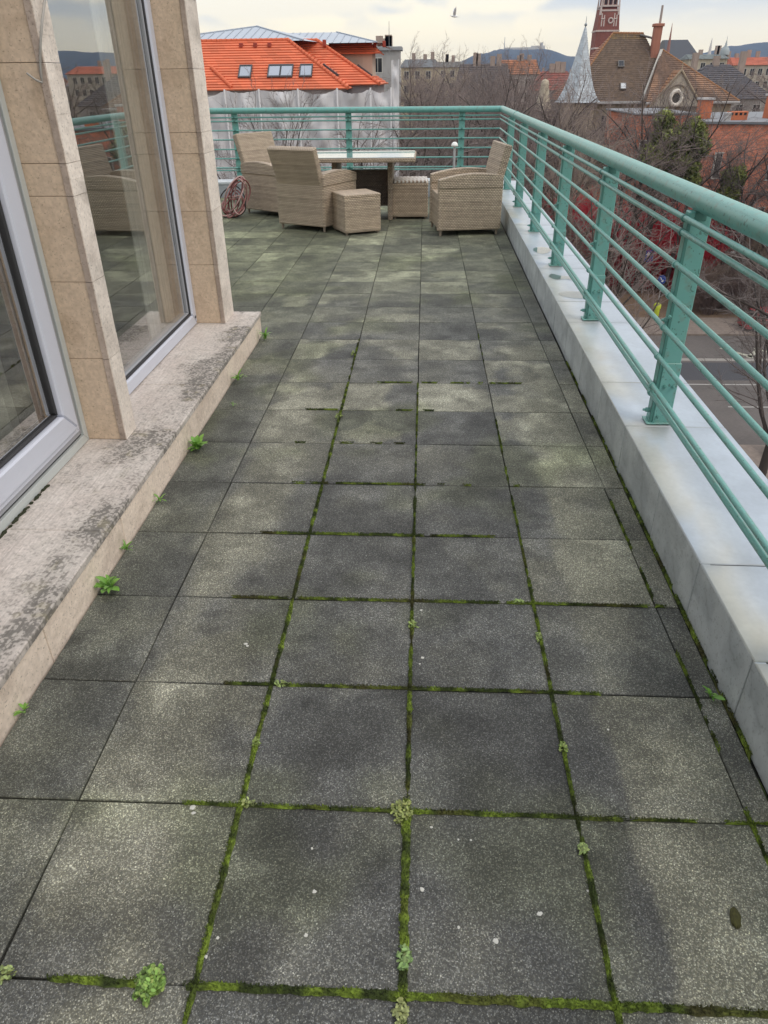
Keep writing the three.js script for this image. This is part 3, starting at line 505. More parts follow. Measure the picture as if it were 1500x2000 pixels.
// pillars
function pillar(z0, z1, xo, seed) {
  const r = rng(seed), b = new B(); b.box(-1.56, xo - 0.028, SY, 3.05, z1 + 0.026, z0 - 0.026);
  const p = part('pillar', b.geo(), plaster, house), js = [SY + 0.001, 0.52, 0.829, 1.137, 1.245, 1.552, 1.87, 2.2, 2.6, 3.04];
  for (let i = 0; i + 1 < js.length; i++) {
    const y0 = js[i] + 0.0009, y1 = js[i + 1] - 0.0009, f = new B(), s = new B(), bk = new B(), d = (r() - 0.5) * 0.003;
    f.off = [r() * 2, r() * 2]; f.box(-1.56, xo - 0.030, y0, y1, z0 - 0.025, z0 + d * 0.3, 0.0012); f.to('stone_slab', tanStone, p);
    // the outer slab: its raw edge shows as a grey strip beside the tan face
    s.off = [r() * 2, r() * 2]; s.col = (q) => mul3([1.06, 1.06, 1.04], 0.8 + 0.4 * fbm(q[2] * 12 + 3, q[1] * 5, 75, 3) - 0.35 * sstep(0.62, 0.78, fbm(q[2] * 26, q[1] * 7, 79, 4)));
    const ys = 4; for (let k = 0; k < ys; k++) { const a = mix(y0, y1, k / ys), c = mix(y0, y1, (k + 1) / ys), j = k ? 0 : 0; s.box(xo - 0.028, xo + (hash(k, i, seed) - 0.5) * 0.0015, a, c, z1, z0 + 0.0025 + d * 0.3); }
    s.col = (q) => mul3([0.60, 0.54, 0.50], 0.75 + 0.5 * fbm(q[1] * 14, q[0] * 40, 77, 3)); s.box(xo - 0.0275, xo - 0.004, y0, y1, z0 - 0.004, z0 + 0.0055);
    s.to('stone_slab', paleStone, p);
    bk.off = [r(), r()]; bk.box(-1.40, xo - 0.030, y0, y1, z1 - 0.0, z1 + 0.025, 0.001); bk.to('stone_slab', tanStone, p);
  }
}
pillar(-2.092, -2.205, -1.262, 3); pillar(-3.832, -4.055, -1.247, 4);
// frames
const aluL = mat([0.58, 0.60, 0.68], 0.38), aluG = mat([0.50, 0.53, 0.52], 0.4), gasket = mat([0.03, 0.03, 0.033], 0.6), aluD = mat([0.33, 0.34, 0.37], 0.4);
const glass = new THREE.MeshStandardMaterial({ color: lin(0.93, 0.94, 0.93), roughness: 0, metalness: 1, transparent: true, opacity: 0.46 });
const innerGlass = new THREE.MeshPhysicalMaterial({ color: lin(0.8, 0.82, 0.81), roughness: 0, transmission: 1, thickness: 0, ior: 1.5 });
function frameRing(name, m, z0, z1, y0, y1, t, x0, x1, parent, ch = 0.002) {        // four mitred bars round an opening: z0 > z1
  const b = new B(), o = [[z0, y0], [z1, y0], [z1, y1], [z0, y1]], i = [[z0 - t, y0 + t], [z1 + t, y0 + t], [z1 + t, y1 - t], [z0 - t, y1 - t]];
  for (let k = 0; k < 4; k++) { const l = (k + 1) % 4, q = [o[k], o[l], i[k], i[l]]; const v = []; for (let s = 0; s < 8; s++) { const c = q[(s & 1) | ((s >> 1 & 1) << 1)]; v.push([s & 4 ? x1 : x0, c[1], c[0]]); } b.hexa(v, ch); }
  return part(name, b.geo(), m, parent);
}
function doorWindow(z0, z1, y0, y1) {
  const w = frameRing('window', aluG, z0, z1, y0, y1, 0.036, FX - 0.08, FX, house);
  frameRing('gasket', gasket, z0 - 0.036, z1 + 0.036, y0 + 0.036, y1 - 0.036, 0.014, FX - 0.08, FX - 0.014, w, 0.001);
  frameRing('sash_rebate', aluD, z0 - 0.05, z1 + 0.05, y0 + 0.05, y1 - 0.05, 0.024, FX - 0.08, FX - 0.003, w);
  frameRing('sash_rebate', aluL, z0 - 0.074, z1 + 0.074, y0 + 0.074, y1 - 0.074, 0.020, FX - 0.08, FX + 0.005, w);
  frameRing('gasket', gasket, z0 - 0.094, z1 + 0.094, y0 + 0.094, y1 - 0.094, 0.004, FX - 0.08, FX + 0.001, w, 0.0005);
  frameRing('sash', aluL, z0 - 0.098, z1 + 0.098, y0 + 0.098, y1 - 0.098, 0.092, FX - 0.08, FX + 0.018, w, 0.008);
  frameRing('gasket', gasket, z0 - 0.190, z1 + 0.190, y0 + 0.190, y1 - 0.190, 0.012, FX - 0.06, FX - 0.004, w, 0.006);
  part('pane', new THREE.PlaneGeometry(z0 - z1 - 0.41, y1 - y0 - 0.41).rotateY(Math.PI / 2).translate(FX - 0.02, (y0 + y1) / 2, (z0 + z1) / 2), glass, w);
  part('pane', new THREE.PlaneGeometry(z0 - z1 - 0.41, y1 - y0 - 0.41).rotateY(Math.PI / 2).translate(FX - 0.044, (y0 + y1) / 2, (z0 + z1) / 2), innerGlass, w);
}
doorWindow(1.4, -2.089, SY + 0.002, 3.0);
{
  const z0 = -2.21, z1 = -3.829, y0 = SY + 0.002, y1 = 3.0, w = frameRing('window', aluL, z0, z1, y0, y1, 0.07, FX - 0.08, FX, house, 0.01);
  frameRing('gasket', gasket, z0 - 0.07, z1 + 0.07, y0 + 0.07, y1 - 0.07, 0.014, FX - 0.075, FX - 0.012, w, 0.004);
  frameRing('gasket', aluD, z0 - 0.084, z1 + 0.084, y0 + 0.084, y1 - 0.084, 0.010, FX - 0.075, FX - 0.02, w, 0.003);
  for (const x of [FX - 0.03, FX - 0.054]) part('pane', new THREE.PlaneGeometry(z0 - z1 - 0.18, y1 - y0 - 0.18).rotateY(Math.PI / 2).translate(x, (y0 + y1) / 2, (z0 + z1) / 2), x > FX - 0.04 ? glass : innerGlass, w);
  part('drain_cap', new THREE.SphereGeometry(0.009, 12, 8).scale(0.5, 1, 1).translate(FX + 0.001, SY + 0.05, z1 + 0.03), gasket, w);
}
// growth in the crack between the sill and the door frame
{
  const r = rng(66), b = [];
  for (let i = 0; i < 90; i++) { const z = -1.05 - r() * 0.62, g = new THREE.IcosahedronGeometry(0.003 + 0.005 * r(), 1); g.scale(1, 0.55, 1.5); g.translate(FX + 0.004 + r() * 0.006, SY + 0.002, z); b.push(g); }
  tag(part('moss', merge(b), mat([0.025, 0.03, 0.012], 0.95), scene), 'blackish moss growing in the crack between door frame and stone sill', 'moss', null, 'stuff');
}
// curtains inside
function curtain(z0, z1, x, amp, waves, c, label) {
  const n = 160, g = new THREE.PlaneGeometry(1, 2.72, n, 6), p = g.attributes.position;
  for (let i = 0; i < p.count; i++) { const u = p.getX(i) + 0.5, v = p.getY(i) / 2.72 + 0.5, k = Math.sin(u * waves * 6.283 + 0.6 * Math.sin(u * 9)) + 0.4 * Math.sin(u * waves * 2.3 * 6.283 + 2); p.setXYZ(i, x + amp * k * (0.75 + 0.25 * (1 - v)), SY + 0.03 + v * 2.72, mix(z0, z1, u)); }
  g.computeVertexNormals();
  tag(part('curtain', g, new THREE.MeshPhysicalMaterial({ color: lin(...c), roughness: 1, transmission: 0.35, thickness: 0, side: THREE.DoubleSide }), scene), label, 'curtain');
}
curtain(-3.32, -3.80, -1.560, 0.018, 5, [0.86, 0.84, 0.76], 'pale beige curtain gathered at the far side behind the farther window');
curtain(-2.75, -3.10, -1.72, 0.03, 3, [0.13, 0.125, 0.12], 'dark sheer curtain behind the middle of the farther window');
curtain(-1.25, -1.92, -1.63, 0.024, 6, [0.62, 0.60, 0.53], 'beige curtain drawn to the far side behind the nearer glass door');
curtain(0.6, -1.1, -1.7, 0.03, 10, [0.12, 0.115, 0.11], 'dark sheer curtain behind the nearer glass door');
// loose cable on the first pillar
tag(part('cable', merge([curve([[-1.243, 2.0, -2.27], [-1.24, 1.80, -2.20], [-1.247, 1.735, -2.16], [-1.249, 1.66, -2.10], [-1.262, 1.60, -2.083], [-1.276, 1.55, -2.083], [-1.284, 1.508, -2.086], [-1.286, 1.492, -2.091]], 0.0042, 60, 8), curve([[-1.286, 1.494, -2.087], [-1.30, 1.502, -2.076], [-1.325, 1.522, -2.072]], 0.0035, 12, 8)]), mat([0.36, 0.34, 0.31], 0.55), scene), 'thin grey cable hanging loose in front of the nearer stone pillar', 'cable');

// ------------------------------------------------------------------ wicker furniture
function wick(g) { return boxUV(g); }
function extr(pts, depth, bevel = 0.012, curved = false) { const s = new THREE.Shape(); s.setFromPoints(pts.map((p) => new THREE.Vector2(p[0], p[1]))); const g = new THREE.ExtrudeGeometry(s, { depth: depth - 2 * bevel, bevelEnabled: true, bevelThickness: bevel, bevelSize: bevel, bevelOffset: -bevel, bevelSegments: 3, curveSegments: 16 }); g.translate(0, 0, -(depth - 2 * bevel) / 2); return g; }
const rbox = (w, h, d, x, y, z, r = 0.012) => new RoundedBoxGeometry(w, h, d, 2, r).translate(x, y, z);
function shade(g, f) { const p = g.attributes.position, c = g.attributes.color; for (let i = 0; i < p.count; i++) { const q = f(p.getX(i), p.getY(i), p.getZ(i)); c.setXYZ(i, q[0], q[1], q[2]); } return g; }
const weathered = (x, y, z) => mul3(mix3([1, 0.97, 0.93], [0.82, 0.84, 0.78], fbm(x * 6 + 3, y * 6 + z * 5, 601, 3)), 0.86 + 0.3 * fbm(x * 3, z * 3 + y * 2, 603, 2));
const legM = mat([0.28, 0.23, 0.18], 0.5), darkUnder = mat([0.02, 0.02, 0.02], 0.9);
function armchair(label, pos, turn, backTilt = 0.33, backH = 0.53) {
  const t = thing('wicker_armchair', label, 'armchair', pos, turn, null), W = 0.33;
  const arm = []; arm.push([-0.35, 0.055], [0.345, 0.055], [0.35, 0.565]); for (let i = 0; i <= 12; i++) { const u = i / 12; arm.push([0.33 - 0.68 * u, 0.575 + 0.05 * Math.sin(Math.PI * (0.12 + 0.70 * u)) - 0.045 * u * u]); }
  for (const s of [-1, 1]) {
    const g = extr(arm, 0.085, 0.014); g.rotateY(-Math.PI / 2); g.translate(s * (W - 0.0425), 0, 0);
    part('arm_panel', shade(wick(g), weathered), wicker, t);
    const band = arm.filter((p) => p[1] > 0.5).map((p) => [p[0], p[1] + 0.006]); band.push([-0.352, 0.475], [0.352, 0.475]);
    const bg = extr([[0.352, 0.475], ...band.slice(0, -2), [-0.352, 0.475]], 0.10, 0.010); bg.rotateY(-Math.PI / 2); bg.translate(s * (W - 0.0425), 0.003, 0);
    part('armrest', shade(wick(bg), weathered), wicker, t);
    for (const q of [-1, 1]) part('leg', rod([s * (W - 0.035), 0, q * 0.315], [s * (W - 0.035), 0.07, q * 0.315], 0.014, 0.017, 10), legM, t);
  }
  part('seat', shade(wick(merge([rbox(2 * W - 0.16, 0.09, 0.56, 0, 0.365, -0.06), rbox(2 * W - 0.16, 0.30, 0.03, 0, 0.21, -0.32)])), weathered), wicker, t);
  const rear = new THREE.Shape(); rear.moveTo(-W + 0.02, 0.055); rear.lineTo(W - 0.02, 0.055); rear.lineTo(W - 0.008, 0.575); rear.lineTo(-W + 0.008, 0.575); rear.closePath();
  const rg = new RoundedBoxGeometry(2 * W - 0.03, 0.53, 0.05, 6, 0.014); { const p = rg.attributes.position; for (let i = 0; i < p.count; i++) { const x = p.getX(i), y = p.getY(i); p.setZ(i, p.getZ(i) + 0.022 * Math.cos(x / W * 1.5) * (1 - 0.4 * y)); p.setX(i, x * (1 + 0.07 * (y + 0.27))); } rg.translate(0, 0.32, 0.325); rg.computeVertexNormals(); }
  part('rear_panel', shade(wick(rg), weathered), wicker, t);
  const back = new RoundedBoxGeometry(2 * W - 0.05, backH, 0.085, 6, 0.02); { const p = back.attributes.position; for (let i = 0; i < p.count; i++) { const x = p.getX(i), y = p.getY(i); p.setX(i, x * (1 + 0.06 * (y / backH))); p.setZ(i, p.getZ(i) + 0.018 * Math.cos(x / W * 1.4)); } back.translate(0, backH / 2, 0); back.computeVertexNormals(); boxUV(back); }
  const bgeo = boxUV(back); bgeo.rotateX(backTilt); bgeo.translate(0, 0.385, 0.265);
  part('backrest', shade(bgeo, weathered), wicker, t);
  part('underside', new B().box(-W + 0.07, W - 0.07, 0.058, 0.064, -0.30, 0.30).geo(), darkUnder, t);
  return t;
}
armchair('wicker armchair standing alone by the right railing, seen from its side', [0.475, 0, -8.04], Math.PI / 2 + 0.14, 0.24, 0.52);
armchair('wicker armchair seen from behind, nearest the window pillar, next to a cube stool', [-1.235, 0, -8.365], -0.47, 0.36, 0.52);
armchair('wicker armchair half hidden behind the left one, beside the coiled hose', [-1.86, 0, -9.40], -2.19, 0.30, 0.56);
function stool(label, pos, turn, w, h, d) {
  const t = thing('wicker_stool', label, 'stool', pos, turn);
  part('body', shade(wick(rbox(w, h - 0.05, d, 0, 0.022 + (h - 0.05) / 2, 0, 0.012)), weathered), wicker, t);
  part('top_panel', shade(wick(rbox(w + 0.004, 0.035, d + 0.004, 0, h - 0.0155, 0, 0.012)), (x, y, z) => mul3(weathered(x, y, z), 1.08)), wicker, t);
  for (const a of [-1, 1]) for (const b of [-1, 1]) part('leg', rod([a * (w / 2 - 0.03), 0, b * (d / 2 - 0.03)], [a * (w / 2 - 0.03), 0.03, b * (d / 2 - 0.03)], 0.013, 0.015, 8), legM, t);
}
stool('cube-shaped wicker stool standing free beside the armchair seen from behind', [-0.752, 0, -7.995], 0.455, 0.435, 0.415, 0.43);
stool('wicker stool with a striped seat pad, right of the table leg', [-0.150, 0, -9.03], 0, 0.435, 0.405, 0.43);
{
  const st = tex(128, 128, (u, v) => (mod((u * 1.0 + v * 0.35) * 9, 1) < 0.5 ? [0.78, 0.78, 0.76] : [0.36, 0.28, 0.22]), { rep: 1 / 0.43 });
  const g = boxUV(rbox(0.41, 0.035, 0.41, 0, 0, 0, 0.014)); const o = part('seat_pad', g, new THREE.MeshStandardMaterial({ map: st, roughness: 0.9 }), scene); o.position.set(-0.150, 0.424, -9.03);
  tag(o, 'thin seat pad with white and brown stripes lying on a wicker stool', 'cushion');
}
{
  const t = thing('wicker_table', 'wicker dining table with a pale glass top by the far railing', 'table', [-0.735, 0, -8.84]);
  part('tabletop', shade(wick(merge([rbox(1.30, 0.046, 0.93, 0, 0.698, 0, 0.012)])), weathered), wicker, t);
  part('glass_top', new B().box(-0.635, 0.635, 0.7225, 0.7285, -0.45, 0.45, 0.002).geo(), new THREE.MeshPhysicalMaterial({ color: lin(0.36, 0.44, 0.45), roughness: 0.10, ior: 1.6, clearcoat: 1, clearcoatRoughness: 0.03 }), t);
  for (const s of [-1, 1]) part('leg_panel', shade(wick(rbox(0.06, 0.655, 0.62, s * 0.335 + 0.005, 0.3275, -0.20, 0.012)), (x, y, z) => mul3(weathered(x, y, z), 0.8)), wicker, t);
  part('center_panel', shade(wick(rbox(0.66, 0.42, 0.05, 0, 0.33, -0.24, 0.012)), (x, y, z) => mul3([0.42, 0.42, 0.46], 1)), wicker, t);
}
// hose
{
  const t = thing('garden_hose', 'tangled dark red garden hose hanging in loops beside the left armchair', 'hose', [-2.38, 0, -9.03]), r = rng(19);
  const hose = mat([0.24, 0.09, 0.085], 0.45), hoseL = mat([0.42, 0.27, 0.25], 0.5);
  for (let k = 0; k < 9; k++) {
    const a = -0.13 + 0.26 * r(), w = 0.05 + 0.10 * r(), pts = [], dz = (r() - 0.5) * 0.10, bot = 0.012 + 0.07 * r();
    for (let i = 0; i < 10; i++) { const u = i / 10 * 6.283; pts.push([(k < 5 ? 0.10 : 0.0) + a * 0.6 * (1 - Math.cos(u)) * 0.5 + w * Math.sin(u) - (1 - Math.cos(u)) * 0.06, bot + (k < 5 ? 0.40 : 0.20 + 0.08 * r()) * (0.5 + 0.5 * Math.cos(u)), dz + 0.07 * Math.sin(u * 2 + k) + 0.06 * (1 - Math.cos(u)) * 0.5]); }
    part('loop', new THREE.TubeGeometry(new THREE.CatmullRomCurve3(pts.map((p) => new THREE.Vector3(...p)), true), 70, 0.0095, 8, true), k % 3 === 1 ? hoseL : hose, t);
  }
  part('loop', new THREE.TubeGeometry(new THREE.CatmullRomCurve3([[-0.16, 0.012, 0.05], [-0.22, 0.13, 0], [-0.16, 0.28, -0.05], [0.0, 0.36, -0.06], [0.12, 0.25, 0], [0.12, 0.08, 0.05], [0, 0.012, 0.08]].map((p) => new THREE.Vector3(...p)), true), 80, 0.008, 8, true), mat([0.03, 0.025, 0.025], 0.5), t);
}
// white capped vent pipe by the far railing
{
  const t = thing('vent_pipe', 'grey pipe with a white mushroom cap standing by the far railing', 'pipe', [0.405, 0, -9.75]);
  part('tube', rod([0, 0, 0], [0, 0.73, 0], 0.016, 0.016, 14), metalGrey, t);
  part('cap', new THREE.LatheGeometry([[0.001, 0.79], [0.02, 0.787], [0.036, 0.772], [0.044, 0.752], [0.044, 0.742], [0.034, 0.735], [0.017, 0.735]].map((p) => new THREE.Vector2(...p)), 24), mat([0.85, 0.85, 0.82], 0.5, { side: THREE.DoubleSide }), t);
}

// ------------------------------------------------------------------ bird
{
  const t = thing('seagull', 'white gull in flight with raised wings against the pale sky', 'bird', [1.95, 5.22, -60.2], 0.2), w = mat([0.9, 0.9, 0.9], 0.7, { side: THREE.DoubleSide }), g2 = mat([0.78, 0.79, 0.81], 0.7, { side: THREE.DoubleSide });
  const bpos = []; const body = new THREE.SphereGeometry(1, 16, 12); { const p = body.attributes.position; for (let i = 0; i < p.count; i++) { const x = p.getX(i); p.setXYZ(i, x * 0.25, p.getY(i) * 0.068 * (1 - 0.35 * x * x) - 0.02 * x, p.getZ(i) * 0.068 * (1 - 0.35 * x * x)); } body.computeVertexNormals(); }
  part('body', merge([body, new THREE.SphereGeometry(0.045, 12, 10).translate(-0.235, 0.035, 0)]), w, t);
  part('beak', rod([-0.272, 0.03, 0], [-0.325, 0.02, 0], 0.012, 0.003, 6), mat([0.5, 0.3, 0.05], 0.5), t);
  part('tail', new B().hexa([[0.2, -0.03, -0.03], [0.36, -0.035, -0.075], [0.2, -0.022, -0.03], [0.36, -0.03, -0.075], [0.2, -0.03, 0.03], [0.36, -0.035, 0.075], [0.2, -0.022, 0.03], [0.36, -0.03, 0.075]]).geo(), w, t);
  for (const s of [-1, 1]) {
    const pts = [[-0.10, 0.03, 0.04], [0.07, 0.02, 0.04], [-0.14, 0.24, 0.20], [0.06, 0.21, 0.20], [-0.09, 0.40, 0.30], [0.05, 0.36, 0.30], [0.02, 0.54, 0.36]].map((p) => [p[0] + (s < 0 ? 0.06 : 0), p[1], p[2] * s]);
    const pos = [], f = [[0, 1, 2], [1, 3, 2], [2, 3, 4], [3, 5, 4], [4, 5, 6]]; for (const a of f) for (const k of a) pos.push(...pts[k]);
    const th = pos.slice(); for (let i = 0; i < th.length; i += 3) { th[i + 1] += 0.0; th[i + 2] -= s * 0.012; }
    const g = new THREE.BufferGeometry(); g.setAttribute('position', new THREE.Float32BufferAttribute(pos.concat(th), 3)); g.computeVertexNormals();
    part('wing', g, g2, t);
  }
}

// ------------------------------------------------------------------ ground, road and park below
const groundTex = tex(512, 512, (u, v) => mul3(mix3([0.10, 0.085, 0.07], [0.16, 0.13, 0.10], fbm(u * 8, v * 8, 701, 5, 8, 8)), 0.7 + 0.6 * fbm(u * 90, v * 90, 703, 3, 90, 90)));
const gs = (x0, x1, z0, z1, y, name, m, rep, par = scene) => { const g = new THREE.PlaneGeometry(x1 - x0, z1 - z0, 1, 1).rotateX(-Math.PI / 2).translate((x0 + x1) / 2, y, (z0 + z1) / 2), u = g.attributes.uv, p = g.attributes.position; for (let i = 0; i < 4; i++) u.setXY(i, p.getX(i) / rep, p.getZ(i) / rep); return part(name, g, m, par); };
tag(gs(-6000, 6000, -4400, 600, GY - 0.02, 'ground', new THREE.MeshStandardMaterial({ map: groundTex, roughness: 0.95 }), 14), 'dark earth of the park and city below', null, null, 'structure');
const asphaltTex = tex(512, 512, (u, v) => mul3([0.105, 0.092, 0.084], 0.72 + 0.5 * fbm(u * 6, v * 6, 711, 4, 6, 6) + 0.22 * (fbm(u * 120, v * 120, 713, 2, 120, 120) - 0.5)));
const asph = new THREE.MeshStandardMaterial({ map: asphaltTex, roughness: 0.8 });
const road = tag(gs(-120, 260, -49.2, -31.5, GY, 'road', asph, 12), 'asphalt street running past the park with white lane lines', null, null, 'structure');
const white = mat([0.36, 0.345, 0.32], 0.7), pave = new THREE.MeshStandardMaterial({ map: asphaltTex, color: lin(1.9, 1.75, 1.6), roughness: 0.9 });
for (const z of [-39.85, -36.5]) for (let x = -30; x < 90; x += 9) part('lane_marking', new THREE.PlaneGeometry(6.4, 0.13).rotateX(-Math.PI / 2).translate(x + 3 + (z > -38 ? 2 : 0), GY + 0.006, z), white, road);
part('asphalt_patch', new THREE.PlaneGeometry(60, 3.1).rotateX(-Math.PI / 2).translate(12, GY + 0.004, -42.1), mat([0.052, 0.052, 0.058], 0.75), road);
part('lane_marking', new THREE.PlaneGeometry(60, 0.5).rotateX(-Math.PI / 2).translate(20, GY + 0.006, -44.2), mat([0.26, 0.24, 0.215], 0.8), road);
for (let i = 0; i < 5; i++) { const g = new THREE.PlaneGeometry(2.4, 0.3).rotateX(-Math.PI / 2); g.rotateY(i % 2 ? 0.9 : -0.9); part('lane_marking', g.translate(20.6 + i * 1.1, GY + 0.0065, -45.6), mat([0.36, 0.35, 0.28], 0.8), road); }
tag(part('pavement', new B().box(-120, 260, GY - 0.3, GY + 0.13, -53.2, -49.2, 0.02).geo(), pave, scene), 'grey pavement between the street and the park', null, null, 'structure');
tag(part('near_pavement', new B().box(-120, 260, GY - 0.3, GY + 0.13, -31.5, -26, 0.02).geo(), pave, scene), 'pavement on the near side of the street', null, null, 'structure');
{ // park path and leaf litter
  tag(gs(-40, 90, -66, -53.2, GY + 0.004, 'leaf_litter', new THREE.MeshStandardMaterial({ map: groundTex, color: lin(1.25, 1.0, 0.82), roughness: 1 }), 5), 'brown leaf litter on the ground at the park edge', null, null, 'structure');
}

// ------------------------------------------------------------------ hills on the horizon
function hill(name, pts, z, depth, label) {
  const N = 220, M = 14, pos = [], idx = [], col = [];
  const h = (x) => { let i = 0; while (i < pts.length - 2 && pts[i + 1][0] < x) i++; const t = sstep(0, 1, (x - pts[i][0]) / (pts[i + 1][0] - pts[i][0])); return mix(pts[i][1], pts[i + 1][1], t); };
  const x0 = pts[0][0], x1 = pts[pts.length - 1][0];
  for (let j = 0; j <= M; j++) for (let i = 0; i <= N; i++) {
    const x = mix(x0, x1, i / N), v = j / M * 2 - 1, k = Math.pow(Math.cos(v * Math.PI / 2), 0.8), y = GY - 4 + (h(x) - GY + 4) * k + (fbm(x / 60, z / 60 + j * 0.7, 801, 4) - 0.5) * 10 * k + (hash(i, j, 9) - 0.5) * 3 * k;
    pos.push(x, y, z + v * depth); const c = mix3([0.035, 0.055, 0.07], [0.06, 0.075, 0.08], fbm(x / 45, j * 1.3, 803, 4)); col.push(...c);
  }
  for (let j = 0; j < M; j++) for (let i = 0; i < N; i++) { const a = j * (N + 1) + i; idx.push(a, a + N + 2, a + 1, a, a + N + 1, a + N + 2); }
  const g = new THREE.BufferGeometry(); g.setAttribute('position', new THREE.Float32BufferAttribute(pos, 3)); g.setAttribute('color', new THREE.Float32BufferAttribute(col, 3)); g.setIndex(idx); g.computeVertexNormals();
  tag(part(name, g, mat([1, 1, 1], 1, { ...VC, side: THREE.DoubleSide }), scene), label, null, null, 'structure');
}
hill('hills', [[60, 20], [122, 58], [226, 88], [309, 100], [475, 101], [603, 72], [760, 40], [900, 10]], -3500, 500, 'wooded blue hill on the horizon in the middle');
hill('hills', [[900, 20], [1175, 86], [1272, 104], [1370, 114], [1600, 122], [1900, 96], [2300, 132], [2800, 150], [3400, 120], [4200, 60]], -3600, 600, 'long blue hill range on the horizon at the right');
hill('hills', [[-5200, 60], [-4000, 150], [-3000, 130], [-2300, 90], [-1600, 40]], -3700, 600, 'distant hills at the left');
{
  const t = thing('hilltop_fort', 'long pale fortress wall on the flat top of the blue hill', 'fortress', [405, 92, -3480]);
  part('wall', new B().box(-85, 75, 0, 15, -10, 10).box(20, 75, 15, 20, -8, 8).geo(), mat([0.62, 0.58, 0.50], 0.9), t);
  part('mast', rod([-88, 0, 0], [-88, 52, 0], 2.0, 0.8, 6), mat([0.25, 0.25, 0.27], 0.8), t);
  part('tower', new B().box(56, 66, 18, 30, -5, 5).geo(), mat([0.5, 0.47, 0.42], 0.9), t);
}

// ------------------------------------------------------------------ buildings round the park
function courses(b, bl, br, tr, tl, n, th, colF, m = 10) {           // stepped rows of tiles up a roof slope
  const v = (p) => new THREE.Vector3(...p), A = v(bl), Bv = v(br), C = v(tr), D = v(tl);
  const N = new THREE.Vector3().subVectors(Bv, A).cross(new THREE.Vector3().subVectors(D, A)).normalize(); if (N.y < 0) N.negate();
  const P = (u, t) => A.clone().lerp(D, t).lerp(Bv.clone().lerp(C, t), u), off = (p, k) => p.clone().addScaledVector(N, k).toArray(), in_ = A.clone().add(C).multiplyScalar(0.5).addScaledVector(N, -50).toArray();
  for (let i = 0; i < n; i++) for (let k = 0; k < m; k++) {
    const t0 = i / n, t1 = (i + 1) / n, u0 = k / m, u1 = (k + 1) / m; b.col = colF(i, k);
    b.poly([off(P(u0, t0), th), off(P(u1, t0), th), off(P(u1, t1), 0.01), off(P(u0, t1), 0.01)], in_);
    b.poly([off(P(u0, t0), th), off(P(u1, t0), th), off(P(u1, t0), -0.02), off(P(u0, t0), -0.02)], off(P((u0 + u1) / 2, (t0 + t1) / 2), -0.3));
  }
  b.col = null;
}
const hue = (c, v, s) => (i, k) => mul3(c, 1 - v / 2 + v * hash(i, k, s));
const rowsOf = (a, b, r, n, sides = 8) => { const out = []; for (let i = 0; i < n; i++) { const p = a.map((q, k) => mix(q, b[k], i / n)), e = a.map((q, k) => mix(q, b[k], (i + 0.96) / n)); out.push(rod(p, e, r * 1.12, r * 0.9, sides)); } return merge(out); };
const vcm = (rough = 0.85) => new THREE.MeshStandardMaterial({ vertexColors: true, roughness: rough });
const roofVC = vcm(), wallDark = mat([0.02, 0.022, 0.026], 0.12), frameW = mat([0.55, 0.53, 0.49], 0.6);
function win(par, x, y, z, w, h, fm = frameW) {                      // window in a wall that faces the terrace
  const f = new B(); f.box(x - w / 2 - 0.1, x + w / 2 + 0.1, y - 0.12, y, z - 0.1, z + 0.06).box(x - w / 2 - 0.1, x + w / 2 + 0.1, y + h, y + h + 0.1, z - 0.1, z + 0.05).box(x - w / 2 - 0.1, x - w / 2, y, y + h, z - 0.1, z + 0.05).box(x + w / 2, x + w / 2 + 0.1, y, y + h, z - 0.1, z + 0.05).box(x - 0.03, x + 0.03, y, y + h, z - 0.1, z + 0.02);
  const o = f.to('window', fm, par); part('pane', new B().box(x - w / 2, x + w / 2, y, y + h, z - 0.1, z + 0.008).geo(), wallDark, o); return o;
}
const plasterTex = tex(256, 256, (u, v) => { const n = fbm(u * 6, v * 6, 901, 5, 6, 6), s = fbm(u * 30, v * 3, 903, 3, 30, 3); const k = 0.72 + 0.3 * n + 0.25 * (s - 0.5); return [k, k, k]; }, { rep: 1 / 8 });
const pl = (c) => new THREE.MeshStandardMaterial({ map: plasterTex, color: lin(...c), roughness: 0.9 });
